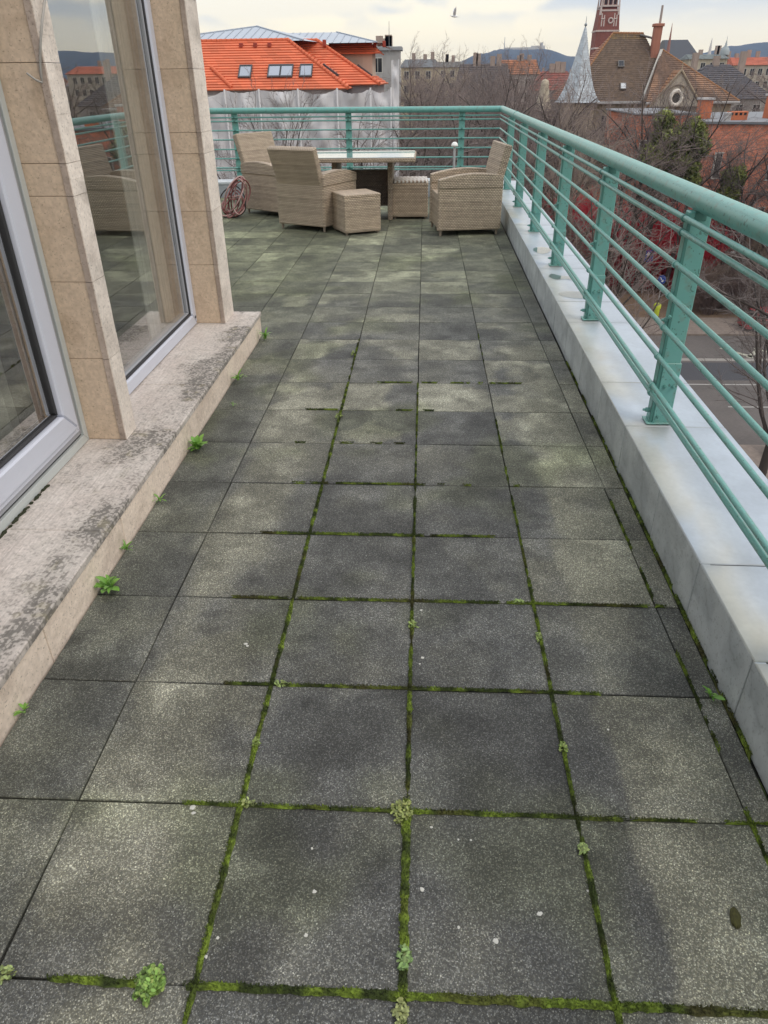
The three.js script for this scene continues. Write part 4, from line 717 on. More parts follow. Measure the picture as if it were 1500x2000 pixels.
{ // orange-roofed house wrapped for repair
  const t = thing('wrapped_house', 'house with bright orange tiled roof and skylights behind white scaffold sheeting', 'building');
  const or = [0.68, 0.185, 0.09], slate = mat([0.40, 0.45, 0.51], 0.45), seam = mat([0.34, 0.38, 0.44], 0.45);
  part('wall', new B().box(-24, -5.6, GY, 0.95, -70, -55.2).box(-24, -3.6, GY, 1.15, -72, -58.2).geo(), pl([0.36, 0.32, 0.32]), t);
  part('cornice', new B().box(-24, -5.4, -2.6, -1.9, -56, -55.05).box(-24, -5.45, -6.4, -5.9, -56, -55.1).geo(), pl([0.48, 0.24, 0.22]), t);
  for (let x = -22.5; x < -6; x += 2.7) for (const y of [-1.4, -5.2, -9, -12.6]) win(t, x, y, -55.2, 1.2, 2.0);
  const b = new B();
  courses(b, [-24, 0.98, -54.9], [-5.2, 0.98, -54.9], [-9.7, 3.92, -58.8], [-24, 3.92, -58.8], 19, 0.075, hue(or, 0.30, 1), 24);
  courses(b, [-5.2, 0.98, -54.9], [-5.2, 0.98, -63], [-9.7, 3.92, -66], [-9.7, 3.92, -58.8], 19, 0.075, hue(or, 0.30, 2), 8);
  courses(b, [-10.5, 1.18, -57.9], [-3.25, 1.18, -57.9], [-8.1, 4.0, -62], [-12, 4.0, -62], 18, 0.075, hue(or, 0.30, 3), 12);
  courses(b, [-3.25, 1.18, -57.9], [-3.25, 1.18, -72], [-8.1, 4.0, -72], [-8.1, 4.0, -62], 18, 0.075, hue(or, 0.30, 4), 8);
  const roof = b.to('roof', roofVC, t), ridge = mat([0.62, 0.14, 0.06], 0.8);
  part('ridge_tiles', merge([rowsOf([-5.2, 1.05, -54.9], [-9.7, 3.99, -58.8], 0.12, 20), rowsOf([-3.25, 1.25, -57.9], [-8.1, 4.07, -62], 0.12, 20), rowsOf([-9.7, 3.95, -58.8], [-24, 3.95, -58.8], 0.11, 40), rowsOf([-8.1, 4.03, -62], [-12, 4.03, -62], 0.11, 14), rowsOf([-14.75, 2.35, -56.55], [-13.1, 1.15, -55.0], 0.12, 10)]), ridge, roof);
  const sl = Math.atan2(2.94, 3.9);
  for (const [x, w] of [[-12.33, 0.74], [-10.32, 0.74], [-9.48, 0.74], [-8.14, 0.74]]) {
    const f = new B(); f.box(-w / 2 - 0.07, w / 2 + 0.07, -0.62, -0.5, 0, 0.14).box(-w / 2 - 0.07, w / 2 + 0.07, 0.5, 0.6, 0, 0.14).box(-w / 2 - 0.07, -w / 2, -0.5, 0.5, 0, 0.14).box(w / 2, w / 2 + 0.07, -0.5, 0.5, 0, 0.14);
    const o = part('skylight', f.geo(), mat([0.05, 0.05, 0.055], 0.5), t); o.rotation.x = -(Math.PI / 2 - sl); const k = 0.34; o.position.set(x, 0.98 + 2.94 * k + 0.03, -54.9 - 3.9 * k + 0.03);
    part('pane', new B().box(-w / 2, w / 2, -0.5, 0.5, 0, 0.1).geo(), mat([0.34, 0.37, 0.41], 0.06, { metalness: 0.5 }), o);
  }
  { // skylights seen edge-on on the side slopes
    const s2 = Math.atan2(2.94, 4.5);
    for (const [x, y, z, tl, side] of [[-6.75, 2.05, -58.6, -s2, 1], [-4.55, 2.02, -61.5, -s2, 1]]) { const o = part('skylight', new B().box(-0.62, 0.62, 0, 0.15, -0.42, 0.42).geo(), mat([0.05, 0.05, 0.055], 0.5), t); o.position.set(x, y, z); o.rotation.z = tl; part('pane', new B().box(-0.52, 0.52, 0, 0.156, -0.34, 0.34).geo(), mat([0.34, 0.37, 0.41], 0.08, { metalness: 0.5 }), o); }
  }
  for (const x of [-12.9, -11.9, -10.9]) part('roof_vent', new B().box(x - 0.12, x + 0.12, 3.5, 3.78, -58.4, -58.1, 0.03).geo(), mat([0.30, 0.05, 0.03], 0.8), roof);
  for (const [x, z] of [[-7.4, -61.2], [-3.9, -64.2], [-3.2, -64.2]]) part('roof_vent', new B().box(x - 0.12, x + 0.12, 3.6, 4.02, z - 0.15, z + 0.15, 0.03).geo(), mat([0.30, 0.05, 0.03], 0.8), roof);
  const mb = new B(), seams = [];
  mb.poly([[-20.5, 3.9, -58.95], [-8.6, 3.9, -58.95], [-12.9, 5.05, -64.5]], [-14, 0, -64]); mb.poly([[-8.6, 3.9, -58.95], [-6.0, 3.9, -70], [-12.9, 5.05, -64.5]], [-14, 0, -64]); mb.poly([[-20.5, 3.9, -58.95], [-20.5, 3.9, -70], [-12.9, 5.05, -64.5]], [-14, 0, -64]);
  mb.poly([[-14, 3.85, -62.4], [-3.6, 3.85, -62.4], [-7.2, 4.78, -68], [-13, 4.78, -68]], [-9, 0, -66]); mb.poly([[-3.6, 3.85, -62.4], [-2.6, 3.6, -72], [-7.2, 4.78, -68]], [-9, 0, -66]);
  for (let x = -20; x < -8.6; x += 0.62) { const T = x < -12.9 ? (x + 20.5) / 7.6 : (-8.6 - x) / 4.3; const k = clamp(T); seams.push(rod([x, 3.92, -58.95], [mix(x, -12.9, 0.0), mix(3.92, 5.07, k), mix(-58.95, -64.5, k)], 0.03, 0.03, 4)); }
  for (let x = -13.8; x < -3.7; x += 0.62) { const k = x < -7.2 ? 1 : (-3.6 - x) / 3.6; seams.push(rod([x, 3.87, -62.4], [x, mix(3.87, 4.8, k), mix(-62.4, -68, k)], 0.03, 0.03, 4)); }
  seams.push(rod([-20.5, 3.93, -58.95], [-12.9, 5.08, -64.5], 0.05, 0.05, 5), rod([-8.6, 3.93, -58.95], [-12.9, 5.08, -64.5], 0.06, 0.06, 5), rod([-3.6, 3.88, -62.4], [-7.2, 4.81, -68], 0.05, 0.05, 5));
  const mr = mb.to('metal_roof', slate, t); part('standing_seam', merge(seams), seam, mr);
  part('attic', new B().box(-6.9, -4.1, 1.0, 3.3, -68, -64).geo(), pl([0.56, 0.49, 0.40]), t);
  const ab = new B(); courses(ab, [-7.5, 3.2, -63.5], [-3.45, 3.2, -63.5], [-4.3, 3.95, -65], [-7.5, 3.95, -65], 5, 0.07, hue(or, 0.30, 6), 8); courses(ab, [-3.45, 3.2, -63.5], [-3.45, 3.2, -68.5], [-4.3, 3.95, -67.5], [-4.3, 3.95, -65], 5, 0.07, hue(or, 0.30, 7), 8); ab.to('roof', roofVC, t);
}
{ // the sheets on the scaffold
  const t = thing('scaffold', 'scaffold hung with white translucent sheeting along the orange-roofed house', 'scaffold');
  const sheetM = new THREE.MeshStandardMaterial({ color: lin(0.72, 0.705, 0.72), roughness: 0.75, transparent: true, opacity: 0.74, side: THREE.DoubleSide });
  const xs = [-24, -21.2, -18.4, -15.9, -13.3, -11.0, -8.4, -5.8, -3.6, -2.25, -1.72], R = rng(12);
  for (let k = 0; k + 1 < xs.length; k++) {
    const n = 18, m = 60, g = new THREE.PlaneGeometry(1, 1, n, m), p = g.attributes.position, end = k === xs.length - 2, tall = end ? 2.55 : 0.98, sag = 0.1 + 0.25 * R(), sd = k * 31;
    for (let i = 0; i < p.count; i++) {
      const u = p.getX(i) + 0.5, v = p.getY(i) + 0.5, x = mix(xs[k] + 0.02, xs[k + 1] - 0.02, u), top = tall - (end ? 0 : sag * Math.sin(Math.PI * u)) + (hash(k, Math.round(u * 18), 2) - 0.5) * 0.06, y = mix(GY + 0.2, top, v);
      const dd = (x * 1.1 + y * 1.5) + fbm(x * 0.8, y * 0.8, sd, 3) * 4, f = (fbm(x * 1.6, y * 0.45, sd + 5, 4) - 0.5) * 0.55 + Math.pow(Math.abs(Math.sin(dd)), 3) * 0.3 * Math.sin(Math.PI * u) + (fbm(x * 5, y * 2.4, sd + 9, 3) - 0.5) * 0.16;
      p.setXYZ(i, x, y, -53.75 + f * (0.3 + 0.7 * Math.sin(Math.PI * u)));
    }
    g.computeVertexNormals(); part('sheet', g, sheetM, t);
  }
  for (const x of xs.slice(0, -1)) part('pole', rod([x, GY, -53.62], [x, 1.05, -53.62], 0.06, 0.06, 6), mat([0.75, 0.74, 0.75], 0.5), t);
  part('pole', rod([-1.75, GY, -53.95], [-1.75, 2.6, -53.95], 0.04, 0.04, 6), mat([0.6, 0.6, 0.6], 0.5), t);
  for (const y of [-11, -8, -5, -2, 0.4]) part('deck', new B().box(-24, -1.8, y, y + 0.06, -54.9, -54.1).geo(), mat([0.30, 0.25, 0.19], 0.9), t);
  for (const y of [-1.0, -4, -7]) part('rail', rod([-24, y, -53.95], [-1.8, y, -53.95], 0.03, 0.03, 5), mat([0.6, 0.6, 0.6], 0.5), t);
}
{ // villa
  const t = thing('villa', 'old stone villa with steep brown tiled roof, silver cone turret and arched gable', 'building');
  const br = [0.15, 0.108, 0.08], rd = [0.30, 0.14, 0.085], st = pl([0.42, 0.345, 0.255]), trim = pl([0.50, 0.44, 0.36]);
  part('wall', new B().box(19, 33, GY, -1.5, -124, -110.2).box(28.9, 39.7, GY, -1.5, -121, -108.2).geo(), st, t);
  for (const y of [-5.6, -10.2]) for (const x of [21.6, 24.4, 27.2]) win(t, x, y, -110.2, 1.4, 2.6, trim);
  for (const y of [-5.6, -10.2]) for (const x of [31, 34.2, 37.4]) win(t, x, y, -108.2, 1.4, 2.6, trim);
  const b = new B(), A = [18.5, -1.3, -109.6], Bq = [33, -1.3, -109.6], R1 = [24.85, 6.45, -115.2], R2 = [28.9, 6.35, -115.2];
  courses(b, A, Bq, R2, R1, 34, 0.09, (i, k) => mul3(mix3(br, i > 30 ? [0.28, 0.18, 0.06] : [0.19, 0.13, 0.09], hash(i, k, 4) * 0.6), 0.85 + 0.3 * hash(k, i, 7)), 26);
  courses(b, [18.5, -1.3, -124], A, R1, R1, 30, 0.09, hue(rd, 0.4, 8), 12); courses(b, Bq, [33, -1.3, -124], R2, R2, 30, 0.09, hue([0.30, 0.16, 0.10], 0.4, 9), 12); courses(b, [33, -1.3, -124], [18.5, -1.3, -124], R1, R2, 20, 0.09, hue(br, 0.3, 10), 12);
  const W = [[28.6, -1.35, -107.6], [40.4, -1.35, -107.6], [31.0, 4.5, -113.0], [40.4, -1.35, -121], [28.6, -1.35, -121]];
  courses(b, W[0], W[1], W[2], W[2], 26, 0.09, (i, k) => mul3(mix3([0.17, 0.11, 0.08], [0.30, 0.18, 0.115], sstep(0.35, 0.7, fbm(k * 0.22, i * 0.12, 91, 3)) * (i < 14 ? 1 : 0.3)), 0.8 + 0.4 * hash(i, k, 5)), 22);
  courses(b, W[1], W[3], W[2], W[2], 26, 0.09, hue([0.26, 0.15, 0.09], 0.4, 12), 12); courses(b, W[4], W[0], W[2], W[2], 26, 0.09, hue([0.2, 0.13, 0.09], 0.3, 13), 12);
  const roof = b.to('roof', roofVC, t);
  part('ridge_tiles', merge([rowsOf(R1, R2, 0.16, 12), rowsOf(A, R1, 0.13, 26), rowsOf(W[1], W[2], 0.13, 30)]), mat([0.30, 0.15, 0.07], 0.85), roof);
  part('valley_flashing', new B().hexa([[28.35, -1.25, -109.4], [28.75, -1.25, -109.3], [28.35, -1.15, -109.3], [28.75, -1.15, -109.2], [30.75, 4.35, -112.85], [31.1, 4.35, -112.8], [30.75, 4.5, -112.75], [31.1, 4.5, -112.7]]).geo(), mat([0.52, 0.49, 0.44], 0.6), roof);
  part('gutter', new B().box(18.4, 28.6, -1.62, -1.32, -109.75, -109.35, 0.05).box(28.6, 40.5, -1.66, -1.38, -107.75, -107.35, 0.05).geo(), mat([0.40, 0.38, 0.37], 0.5), t);
  for (const [x, y] of [[26.1, 0.35], [25.85, 2.9]]) { const z = -109.6 - (y + 1.3) / 7.75 * 5.6 + 0.15; const o = part('skylight', new B().box(-0.4, 0.4, -0.45, 0.45, 0, 0.16).geo(), mat([0.14, 0.13, 0.12], 0.5), roof); o.rotation.x = -(Math.PI / 2 - 0.945); o.position.set(x, y, z); part('pane', new B().box(-0.3, 0.3, -0.35, 0.35, 0, 0.165).geo(), y > 2 ? wallDark : mat([0.62, 0.64, 0.66], 0.15), o); }
  { const o = part('skylight', new B().box(-0.45, 0.45, -0.5, 0.5, 0, 0.16).geo(), mat([0.2, 0.2, 0.2], 0.5), roof); o.rotation.x = -(Math.PI / 2 - 0.83); o.position.set(33.1, 1.6, -110.15); part('pane', new B().box(-0.34, 0.34, -0.38, 0.38, 0, 0.165).geo(), mat([0.42, 0.46, 0.52], 0.12), o); }
  // gable with round window under an arch
  const gx = 32.2, gz = -107.2, apexY = 2.0;
  const gs2 = new THREE.Shape(); gs2.moveTo(gx - 3.0, -1.9); gs2.lineTo(gx + 3.2, -1.9); gs2.lineTo(gx + 0.1, apexY); gs2.closePath();
  const gab = part('gable', new THREE.ExtrudeGeometry(gs2, { depth: 0.5, bevelEnabled: false }).translate(0, 0, gz - 0.5), trim, t);
  part('arch', new THREE.TorusGeometry(1.55, 0.16, 8, 30, Math.PI).translate(gx, -1.0, gz + 0.05), mat([0.30, 0.25, 0.20], 0.8), gab);
  part('window', new THREE.TorusGeometry(0.80, 0.25, 10, 32).scale(0.86, 1, 1).translate(gx, -0.95, gz + 0.05), mat([0.78, 0.72, 0.64], 0.8), gab);
  part('pane', new THREE.CylinderGeometry(0.72, 0.72, 0.1, 28).rotateX(Math.PI / 2).scale(0.86, 1, 1).translate(gx, -0.95, gz + 0.02), mat([0.05, 0.045, 0.04], 0.3), gab);
  part('barge_board', merge([rod([gx - 3.2, -1.95, gz + 0.1], [gx + 0.1, apexY + 0.1, gz + 0.1], 0.14, 0.14, 6), rod([gx + 3.5, -1.95, gz + 0.1], [gx + 0.1, apexY + 0.1, gz + 0.1], 0.14, 0.14, 6), rod([gx + 0.1, apexY, gz + 0.1], [gx + 0.1, apexY + 0.9, gz + 0.1], 0.09, 0.05, 6)]), mat([0.34, 0.27, 0.19], 0.8), gab);
  const gr = new B(); courses(gr, [gx - 3.3, -1.95, gz + 0.2], [gx - 3.3, -1.95, gz - 3], [gx + 0.1, apexY + 0.1, gz - 3.6], [gx + 0.1, apexY + 0.1, gz + 0.2], 12, 0.07, hue([0.33, 0.17, 0.09], 0.4, 14), 5); courses(gr, [gx + 3.6, -1.95, gz + 0.2], [gx + 3.6, -1.95, gz - 3], [gx + 0.1, apexY + 0.1, gz - 3.6], [gx + 0.1, apexY + 0.1, gz + 0.2], 12, 0.07, hue([0.36, 0.19, 0.10], 0.4, 15), 5); gr.to('roof', roofVC, gab);
  // cone turret with flared foot, eight facets with rows of metal shingles
  const prof = [[2.95, -1.35], [2.62, -1.05], [2.28, -0.55], [1.95, 0.1], [1.62, 0.95], [1.30, 2.0], [0.98, 3.2], [0.66, 4.5], [0.36, 5.8], [0.10, 6.85]], tb = new B(), cx = 20.0, cz = -108.9;
  const rad = (y) => { for (let i = 0; i + 1 < prof.length; i++) if (y <= prof[i + 1][1]) { const k = (y - prof[i][1]) / (prof[i + 1][1] - prof[i][1]); return mix(prof[i][0], prof[i + 1][0], k); } return 0.1; };
  const NR = 30; for (let i = 0; i < NR; i++) for (let k = 0; k < 8; k++) { const y0 = -1.35 + 8.2 * i / NR, y1 = -1.35 + 8.2 * (i + 1) / NR, a0 = k / 8 * 6.2832 + 0.2, a1 = (k + 1) / 8 * 6.2832 + 0.2, r0 = rad(y0) + 0.035, r1 = rad(y1); tb.col = mul3([0.47, 0.52, 0.56], 0.82 + 0.3 * hash(i, k, 3)); const q = (r, a, y) => [cx + r * Math.cos(a), y, cz + r * Math.sin(a)]; tb.poly([q(r0, a0, y0), q(r0, a1, y0), q(r1, a1, y1), q(r1, a0, y1)], [cx, y0, cz]); tb.poly([q(r0, a0, y0), q(r0, a1, y0), q(r0 - 0.06, a1, y0), q(r0 - 0.06, a0, y0)], [cx, y0 + 1, cz]); }
  tb.col = null; const tur = tb.to('turret_roof', vcm(0.5), t);
  part('finial', merge([rod([cx, 6.7, cz], [cx, 8.0, cz], 0.08, 0.02, 6), new THREE.SphereGeometry(0.18, 10, 8).translate(cx, 7.1, cz)]), mat([0.25, 0.28, 0.3], 0.5), tur);
  part('turret_wall', new THREE.CylinderGeometry(2.3, 2.3, 12.5, 8).translate(cx, -7.75, cz), st, t);
  for (const y of [-4.6, -8.8]) win(t, cx - 0.2, y, cz + 2.12, 1.0, 2.0, trim);
  const brick = pl([0.44, 0.19, 0.13]);
  const ch = part('chimney', new B().box(29.75, 30.75, 3.2, 7.0, -114.1, -113.1, 0.05).box(29.6, 30.9, 7.0, 7.35, -114.25, -112.95, 0.05).geo(), brick, roof); part('chimney_pot', rod([30.4, 7.35, -113.6], [30.4, 9.3, -113.6], 0.16, 0.14, 8), mat([0.36, 0.30, 0.27], 0.7), ch);
  part('ladder', rod([28.4, 6.2, -114.9], [30.2, 5.7, -114.0], 0.12, 0.12, 6), mat([0.15, 0.14, 0.13], 0.7), roof);
  const pin = new THREE.LatheGeometry([[1.15, -1.9], [1.05, -1.1], [0.75, -0.5], [0.62, 0.5], [0.5, 1.0], [0.55, 1.15], [0.42, 1.55], [0.02, 1.75]].map((p) => new THREE.Vector2(...p)), 12).translate(15.6, -0.4, -109); part('pinnacle', pin, pl([0.56, 0.48, 0.36]), t);
  part('bay', new B().box(14.2, 19.2, GY, -2.2, -121, -108.6).geo(), st, t);
  for (const y of [-5.6, -10.2]) win(t, 16.6, y, -108.6, 1.3, 2.4, trim);
}
{ // brick block
  const t = thing('brick_block', 'low red brick building with a flat grey roof and orange chimneys beyond the street', 'building');
  const brickTex = tex(256, 256, (u, v) => { const r = Math.floor(v * 12), x = u * 6 + (r % 2) * 0.5, fx = x - Math.floor(x), fy = v * 12 - r, m = fx < 0.05 || fy < 0.12; const k = 0.75 + 0.5 * hash(Math.floor(x) % 6, r, 3), big = 0.75 + 0.5 * fbm(u * 4, v * 4, 921, 4, 4, 4); return m ? mul3([0.36, 0.25, 0.2], big) : mul3([0.42, 0.135, 0.08], k * big); }, { rep: 1 / 1.5 });
  const bm = new THREE.MeshStandardMaterial({ map: brickTex, color: lin(1.85, 1.95, 1.95), roughness: 0.9 }), bo = new THREE.MeshStandardMaterial({ map: brickTex, color: lin(1.35, 1.25, 1.1), roughness: 0.9 }), tar = mat([0.20, 0.21, 0.225], 0.7);
  part('wall', new B().box(19.1, 24.2, GY, -1.55, -86, -74).geo(), bo, t);
  part('wall', new B().hexa([[23.85, GY, -88], [34, GY, -88], [23.85, -2.1, -88], [34, -2.1, -88], [23.85, GY, -70.5], [44, GY, -63], [23.85, -2.1, -70.5], [44, -2.15, -63]]).geo(), bm, t);
  part('roof', new B().box(18.9, 24.4, -1.5, -1.35, -86.2, -73.8, 0.03).hexa([[23.6, -2.04, -88], [46, -2.04, -88], [23.6, -1.86, -88], [46, -1.86, -88], [23.6, -2.05, -70.2], [46, -2.1, -62.0], [23.6, -1.87, -70.2], [46, -1.92, -62.0]]).geo(), tar, t);
  const or = pl([0.62, 0.19, 0.09]), cap = pl([0.55, 0.53, 0.52]);
  for (const [x, z, w, h] of [[25.3, -75, 1.0, 1.5], [31.2, -74.5, 1.1, 1.75]]) { const c = part('chimney', new B().box(x - w / 2, x + w / 2, -1.9, -1.9 + h, z - 0.6, z + 0.6, 0.03).geo(), or, t); part('chimney_cap', new B().box(x - w / 2 - 0.12, x + w / 2 + 0.12, -1.9 + h + 0.002, -1.9 + h + 0.18, z - 0.72, z + 0.72, 0.03).geo(), cap, c); }
  { const c = part('chimney', new B().box(26.4, 28.0, -1.9, -1.2, -72.3, -71.6, 0.03).geo(), or, t); for (let i = 0; i < 4; i++) part('flue', new B().box(26.5 + i * 0.38, 26.72 + i * 0.38, -1.5, -1.3, -72.0, -71.59).geo(), wallDark, c); part('chimney_cap', new B().box(25.9, 26.35, -1.9, -1.25, -71.4, -70.9, 0.03).geo(), cap, c); }
  for (const y of [-6.2, -10.4]) for (const u of [0.1, 0.3, 0.5, 0.7]) { const x = mix(23.85, 44, u), z = mix(-70.5, -63, u); const o = win(t, 0, 0, 0, 1.3, 1.9); o.position.set(x, y, z + 0.02); o.rotation.y = -Math.atan2(7.5, 20.15) * -1; }
  for (const y of [-5.4, -9.6]) for (const x of [20.4, 22.4]) win(t, x, y, -74, 1.2, 1.8);
}
{ // church
  const t = thing('church_tower', 'tall red brick church tower with white stone bands and pinnacles behind the villa', 'tower', [53.6, 0, -260]);
  const rb = pl([0.26, 0.095, 0.075]), ws = pl([0.62, 0.52, 0.48]), dk = mat([0.03, 0.02, 0.025], 0.7);
  part('shaft', new B().box(-3.3, 3.3, GY, 13.0, -3.3, 3.3, 0.1).geo(), rb, t);
  part('shaft', new B().hexa([[-3.3, 13, -3.3], [3.3, 13, -3.3], [-2.75, 18.5, -2.7], [2.75, 18.5, -2.7], [-3.3, 13, 3.3], [3.3, 13, 3.3], [-2.75, 18.5, 2.7], [2.75, 18.5, 2.7]]).geo(), rb, t);
  part('belfry', new B().box(-2.2, 2.2, 18.5, 27, -2.2, 2.2, 0.05).geo(), rb, t);
  part('spire', new THREE.ConeGeometry(2.6, 22, 8).translate(0, 38, 0), rb, t);
  for (const y of [8.6, 12.9, 17.9, 19.0]) part('stone_band', new B().box(-3.42 + (y > 15 ? 0.7 : 0), 3.42 - (y > 15 ? 0.7 : 0), y, y + 0.42, -3.42, 3.42 - (y > 15 ? 0.55 : 0)).geo(), ws, t);
  part('rosette', new THREE.TorusGeometry(0.62, 0.2, 8, 20).translate(0.5, 15.6, 3.08), ws, t);
  for (const s of [-1, 1]) { part('tracery', merge([rod([s * 1.8 - 0.3, 14.2, 3.1], [s * 1.8 - 0.3, 17.4, 2.8], 0.2, 0.16, 6), rod([s * 1.8 + 0.4, 14.2, 3.1], [s * 1.8 + 0.4, 17.0, 2.8], 0.2, 0.16, 6), rod([s * 1.8 - 0.5, 16, 3.0], [s * 1.8 + 0.6, 16.1, 3.0], 0.17, 0.17, 6)]), ws, t); for (const q of [-1, 1]) part('pinnacle', rod([s * 2.6, 17, q * 2.6], [s * 2.5, 23.5, q * 2.5], 0.42, 0.03, 6), ws, t); }
  for (const x of [-1.35, 0, 1.35]) part('opening', new B().box(x - 0.34, x + 0.34, 19.6, 27, 2.1, 2.212).geo(), dk, t);
  for (const x of [-0.68, 0.68, -2.0, 2.0]) part('mullion', rod([x, 19.4, 2.3], [x, 27, 2.3], 0.17, 0.17, 6), ws, t);
  for (const x of [-1.6, 0.2]) part('window', new B().box(x - 0.3, x + 0.3, 4.2, 5.6, 3.2, 3.33).geo(), ws, t);
  part('stair_turret', new B().box(1.2, 1.9, 3, 9.6, 3.2, 3.7).geo(), ws, t); part('stair_roof', new B().hexa([[1.9, 3, 2], [3.6, 3, 2], [1.9, 10.5, 2.6], [3.4, 10.5, 2.6], [1.9, 3, 3.6], [3.6, 3, 3.6], [1.9, 10.5, 3.4], [3.4, 10.5, 3.4]]).geo(), mat([0.34, 0.37, 0.43], 0.5), t);
}
{
  const t = thing('church_nave', 'dark slate church roof with white pinnacles behind the villa chimney', 'building');
  part('wall', new B().box(80, 92, GY, 4.5, -305, -284).geo(), pl([0.20, 0.10, 0.085]), t);
  part('roof', new B().hexa([[79.5, 4.5, -305], [92.5, 4.5, -305], [80.5, 11.9, -296], [88.2, 11.9, -296], [79.5, 4.5, -283], [92.5, 4.5, -283], [80.5, 11.9, -293], [88.2, 11.9, -293]]).geo(), mat([0.045, 0.05, 0.06], 0.5), t);
  for (const x of [80.2, 82.6, 85, 87.4, 89.8, 92]) part('pinnacle', rod([x, 1.0, -282.8], [x, 6.6, -282.8], 0.45, 0.05, 5), pl([0.62, 0.58, 0.55]), t);
  part('spirelet', rod([80.0, 5, -285], [80.0, 16.2, -285], 0.8, 0.05, 6), pl([0.34, 0.17, 0.14]), t);
  part('spirelet', rod([93.3, 2, -284], [93.3, 12.0, -284], 1.2, 0.05, 6), pl([0.6, 0.6, 0.6]), t);
}
function block(name, label, x0, x1, z, top, wallC, roofC, o = {}) {   // far town house: walls, roof, rows of windows
  const t = thing(name, label, 'building'), d = o.d ?? (x1 - x0) * 0.8, ev = top - (o.rise ?? 0);
  part('wall', new B().box(x0, x1, GY, ev, z - d, z).geo(), pl(wallC), t);
  if (o.rise) { const b = new B(), i = o.hip ?? 0; b.col = roofC; const q = [[x0 - 0.4, ev, z + 0.4], [x1 + 0.4, ev, z + 0.4], [x1 - i, top, z - d / 2], [x0 + i, top, z - d / 2]]; courses(b, ...q, o.rows ?? 8, 0.12, hue(roofC, 0.3, Math.round(x0 * 7)), 12); courses(b, [x0 - 0.4, ev, z - d - 0.4], [x1 + 0.4, ev, z - d - 0.4], q[2], q[3], 4, 0.12, hue(roofC, 0.2, 5), 6); courses(b, q[1], [x1 + 0.4, ev, z - d - 0.4], q[2], q[2], 6, 0.12, hue(roofC, 0.25, 6), 6); courses(b, q[0], [x0 - 0.4, ev, z - d - 0.4], q[3], q[3], 6, 0.12, hue(roofC, 0.25, 7), 6); b.to('roof', roofVC, t); }
  else part('roof', new B().box(x0 - 0.3, x1 + 0.3, top + 0.002, top + 0.5, z - d - 0.3, z + 0.3, 0.05).geo(), mat(roofC, 0.8), t);
  const st = o.win ?? 3.0; for (let y = ev - 2.6; y > -8; y -= 3.4) for (let x = x0 + st / 2; x < x1 - 0.6; x += st) win(t, x, y, z, 1.2, 1.7);
  const r = rng(Math.round(x0 * 13 + top * 7)); for (let k = 0; k < (o.chim ?? 3); k++) { const x = mix(x0 + 1, x1 - 1, r()); part('chimney', new B().box(x - 0.5, x + 0.5, ev, top + 0.9 + r() * 1.2, z - d * 0.5 - 0.5, z - d * 0.5 + 0.5).geo(), pl([0.42, 0.33, 0.28]), t); }
  return t;
}
block('town_house', 'cream town house with a grey roof just right of the white scaffold sheeting', -6.8, 3.6, -230, 6.2, [0.56, 0.47, 0.32], [0.22, 0.23, 0.24], { rise: 2.0, hip: 1 });
block('town_house', 'pale yellow town house next to the cream one on the skyline', 4.0, 12.2, -270, 6.2, [0.60, 0.52, 0.36], [0.26, 0.26, 0.25], { rise: 1.6 });
block('town_house', 'long house with a plain dark grey-brown roof in front of the blue hill', 6.9, 18.4, -180, 4.2, [0.34, 0.30, 0.26], [0.115, 0.10, 0.10], { rise: 5.0, hip: 0.6, rows: 14, win: 3.5, chim: 4 });
block('town_house', 'house with a rusty orange roof below the blue hill', 18.1, 28.2, -210, 5.4, [0.50, 0.44, 0.40], [0.36, 0.15, 0.075], { rise: 3.2, hip: 0.5 });
block('town_house', 'low house with a dull red roof left of the cone turret', 22.0, 31.0, -170, 2.6, [0.44, 0.38, 0.34], [0.28, 0.09, 0.07], { rise: 3.4, hip: 2 });
block('town_house', 'tall cream palace with small domes right of the church roof', 73.8, 84.2, -240, 6.6, [0.56, 0.49, 0.37], [0.30, 0.33, 0.33], { rise: 1.2, win: 2.6 });
{ const d = thing('roof_dome', 'small grey dome with a spike on the cream palace', 'dome', [82.3, 6.3, -238]); part('dome', new THREE.LatheGeometry([[1.3, 0], [1.25, 0.9], [0.9, 1.6], [0.35, 2.1], [0.05, 3.6]].map((p) => new THREE.Vector2(...p)), 16), mat([0.33, 0.37, 0.38], 0.6), d); part('lantern', rod([0, 2, 0], [0, 4.4, 0], 0.12, 0.03, 6), mat([0.3, 0.3, 0.3], 0.6), d); }
block('town_house', 'big house with a dark slate hipped roof right of the villa', 46.0, 62.0, -150, 3.2, [0.40, 0.36, 0.33], [0.105, 0.10, 0.11], { rise: 5.4, hip: 6, rows: 18, d: 16 });
block('town_house', 'grey town house with many chimneys in front of the blue hill at the right', 103, 112, -300, 6.6, [0.42, 0.39, 0.35], [0.20, 0.19, 0.19], { rise: 2.4, hip: 1, chim: 5 });
block('town_house', 'beige town house with an orange roof at the right edge of the skyline', 94, 112, -262, 6.2, [0.50, 0.44, 0.36], [0.48, 0.15, 0.09], { rise: 2.2, hip: 1, win: 2.4 });
block('town_house', 'grey house with rooftop chimneys behind the orange-roofed house', -8.4, -3.7, -120, 5.0, [0.44, 0.43, 0.42], [0.32, 0.33, 0.34], { chim: 5 });
tag(part('roof_antenna', rod([-5.2, 4.5, -119], [-5.2, 8.4, -119], 0.06, 0.03, 6), mat([0.2, 0.2, 0.2], 0.6), scene), 'thin antenna mast on the grey house behind the orange roof', 'antenna');
block('town_house', 'brown brick house low among the trees left of the villa', 8, 15, -140, -1.5, [0.30, 0.24, 0.20], [0.17, 0.10, 0.08], { rise: 3.4, hip: 1 });
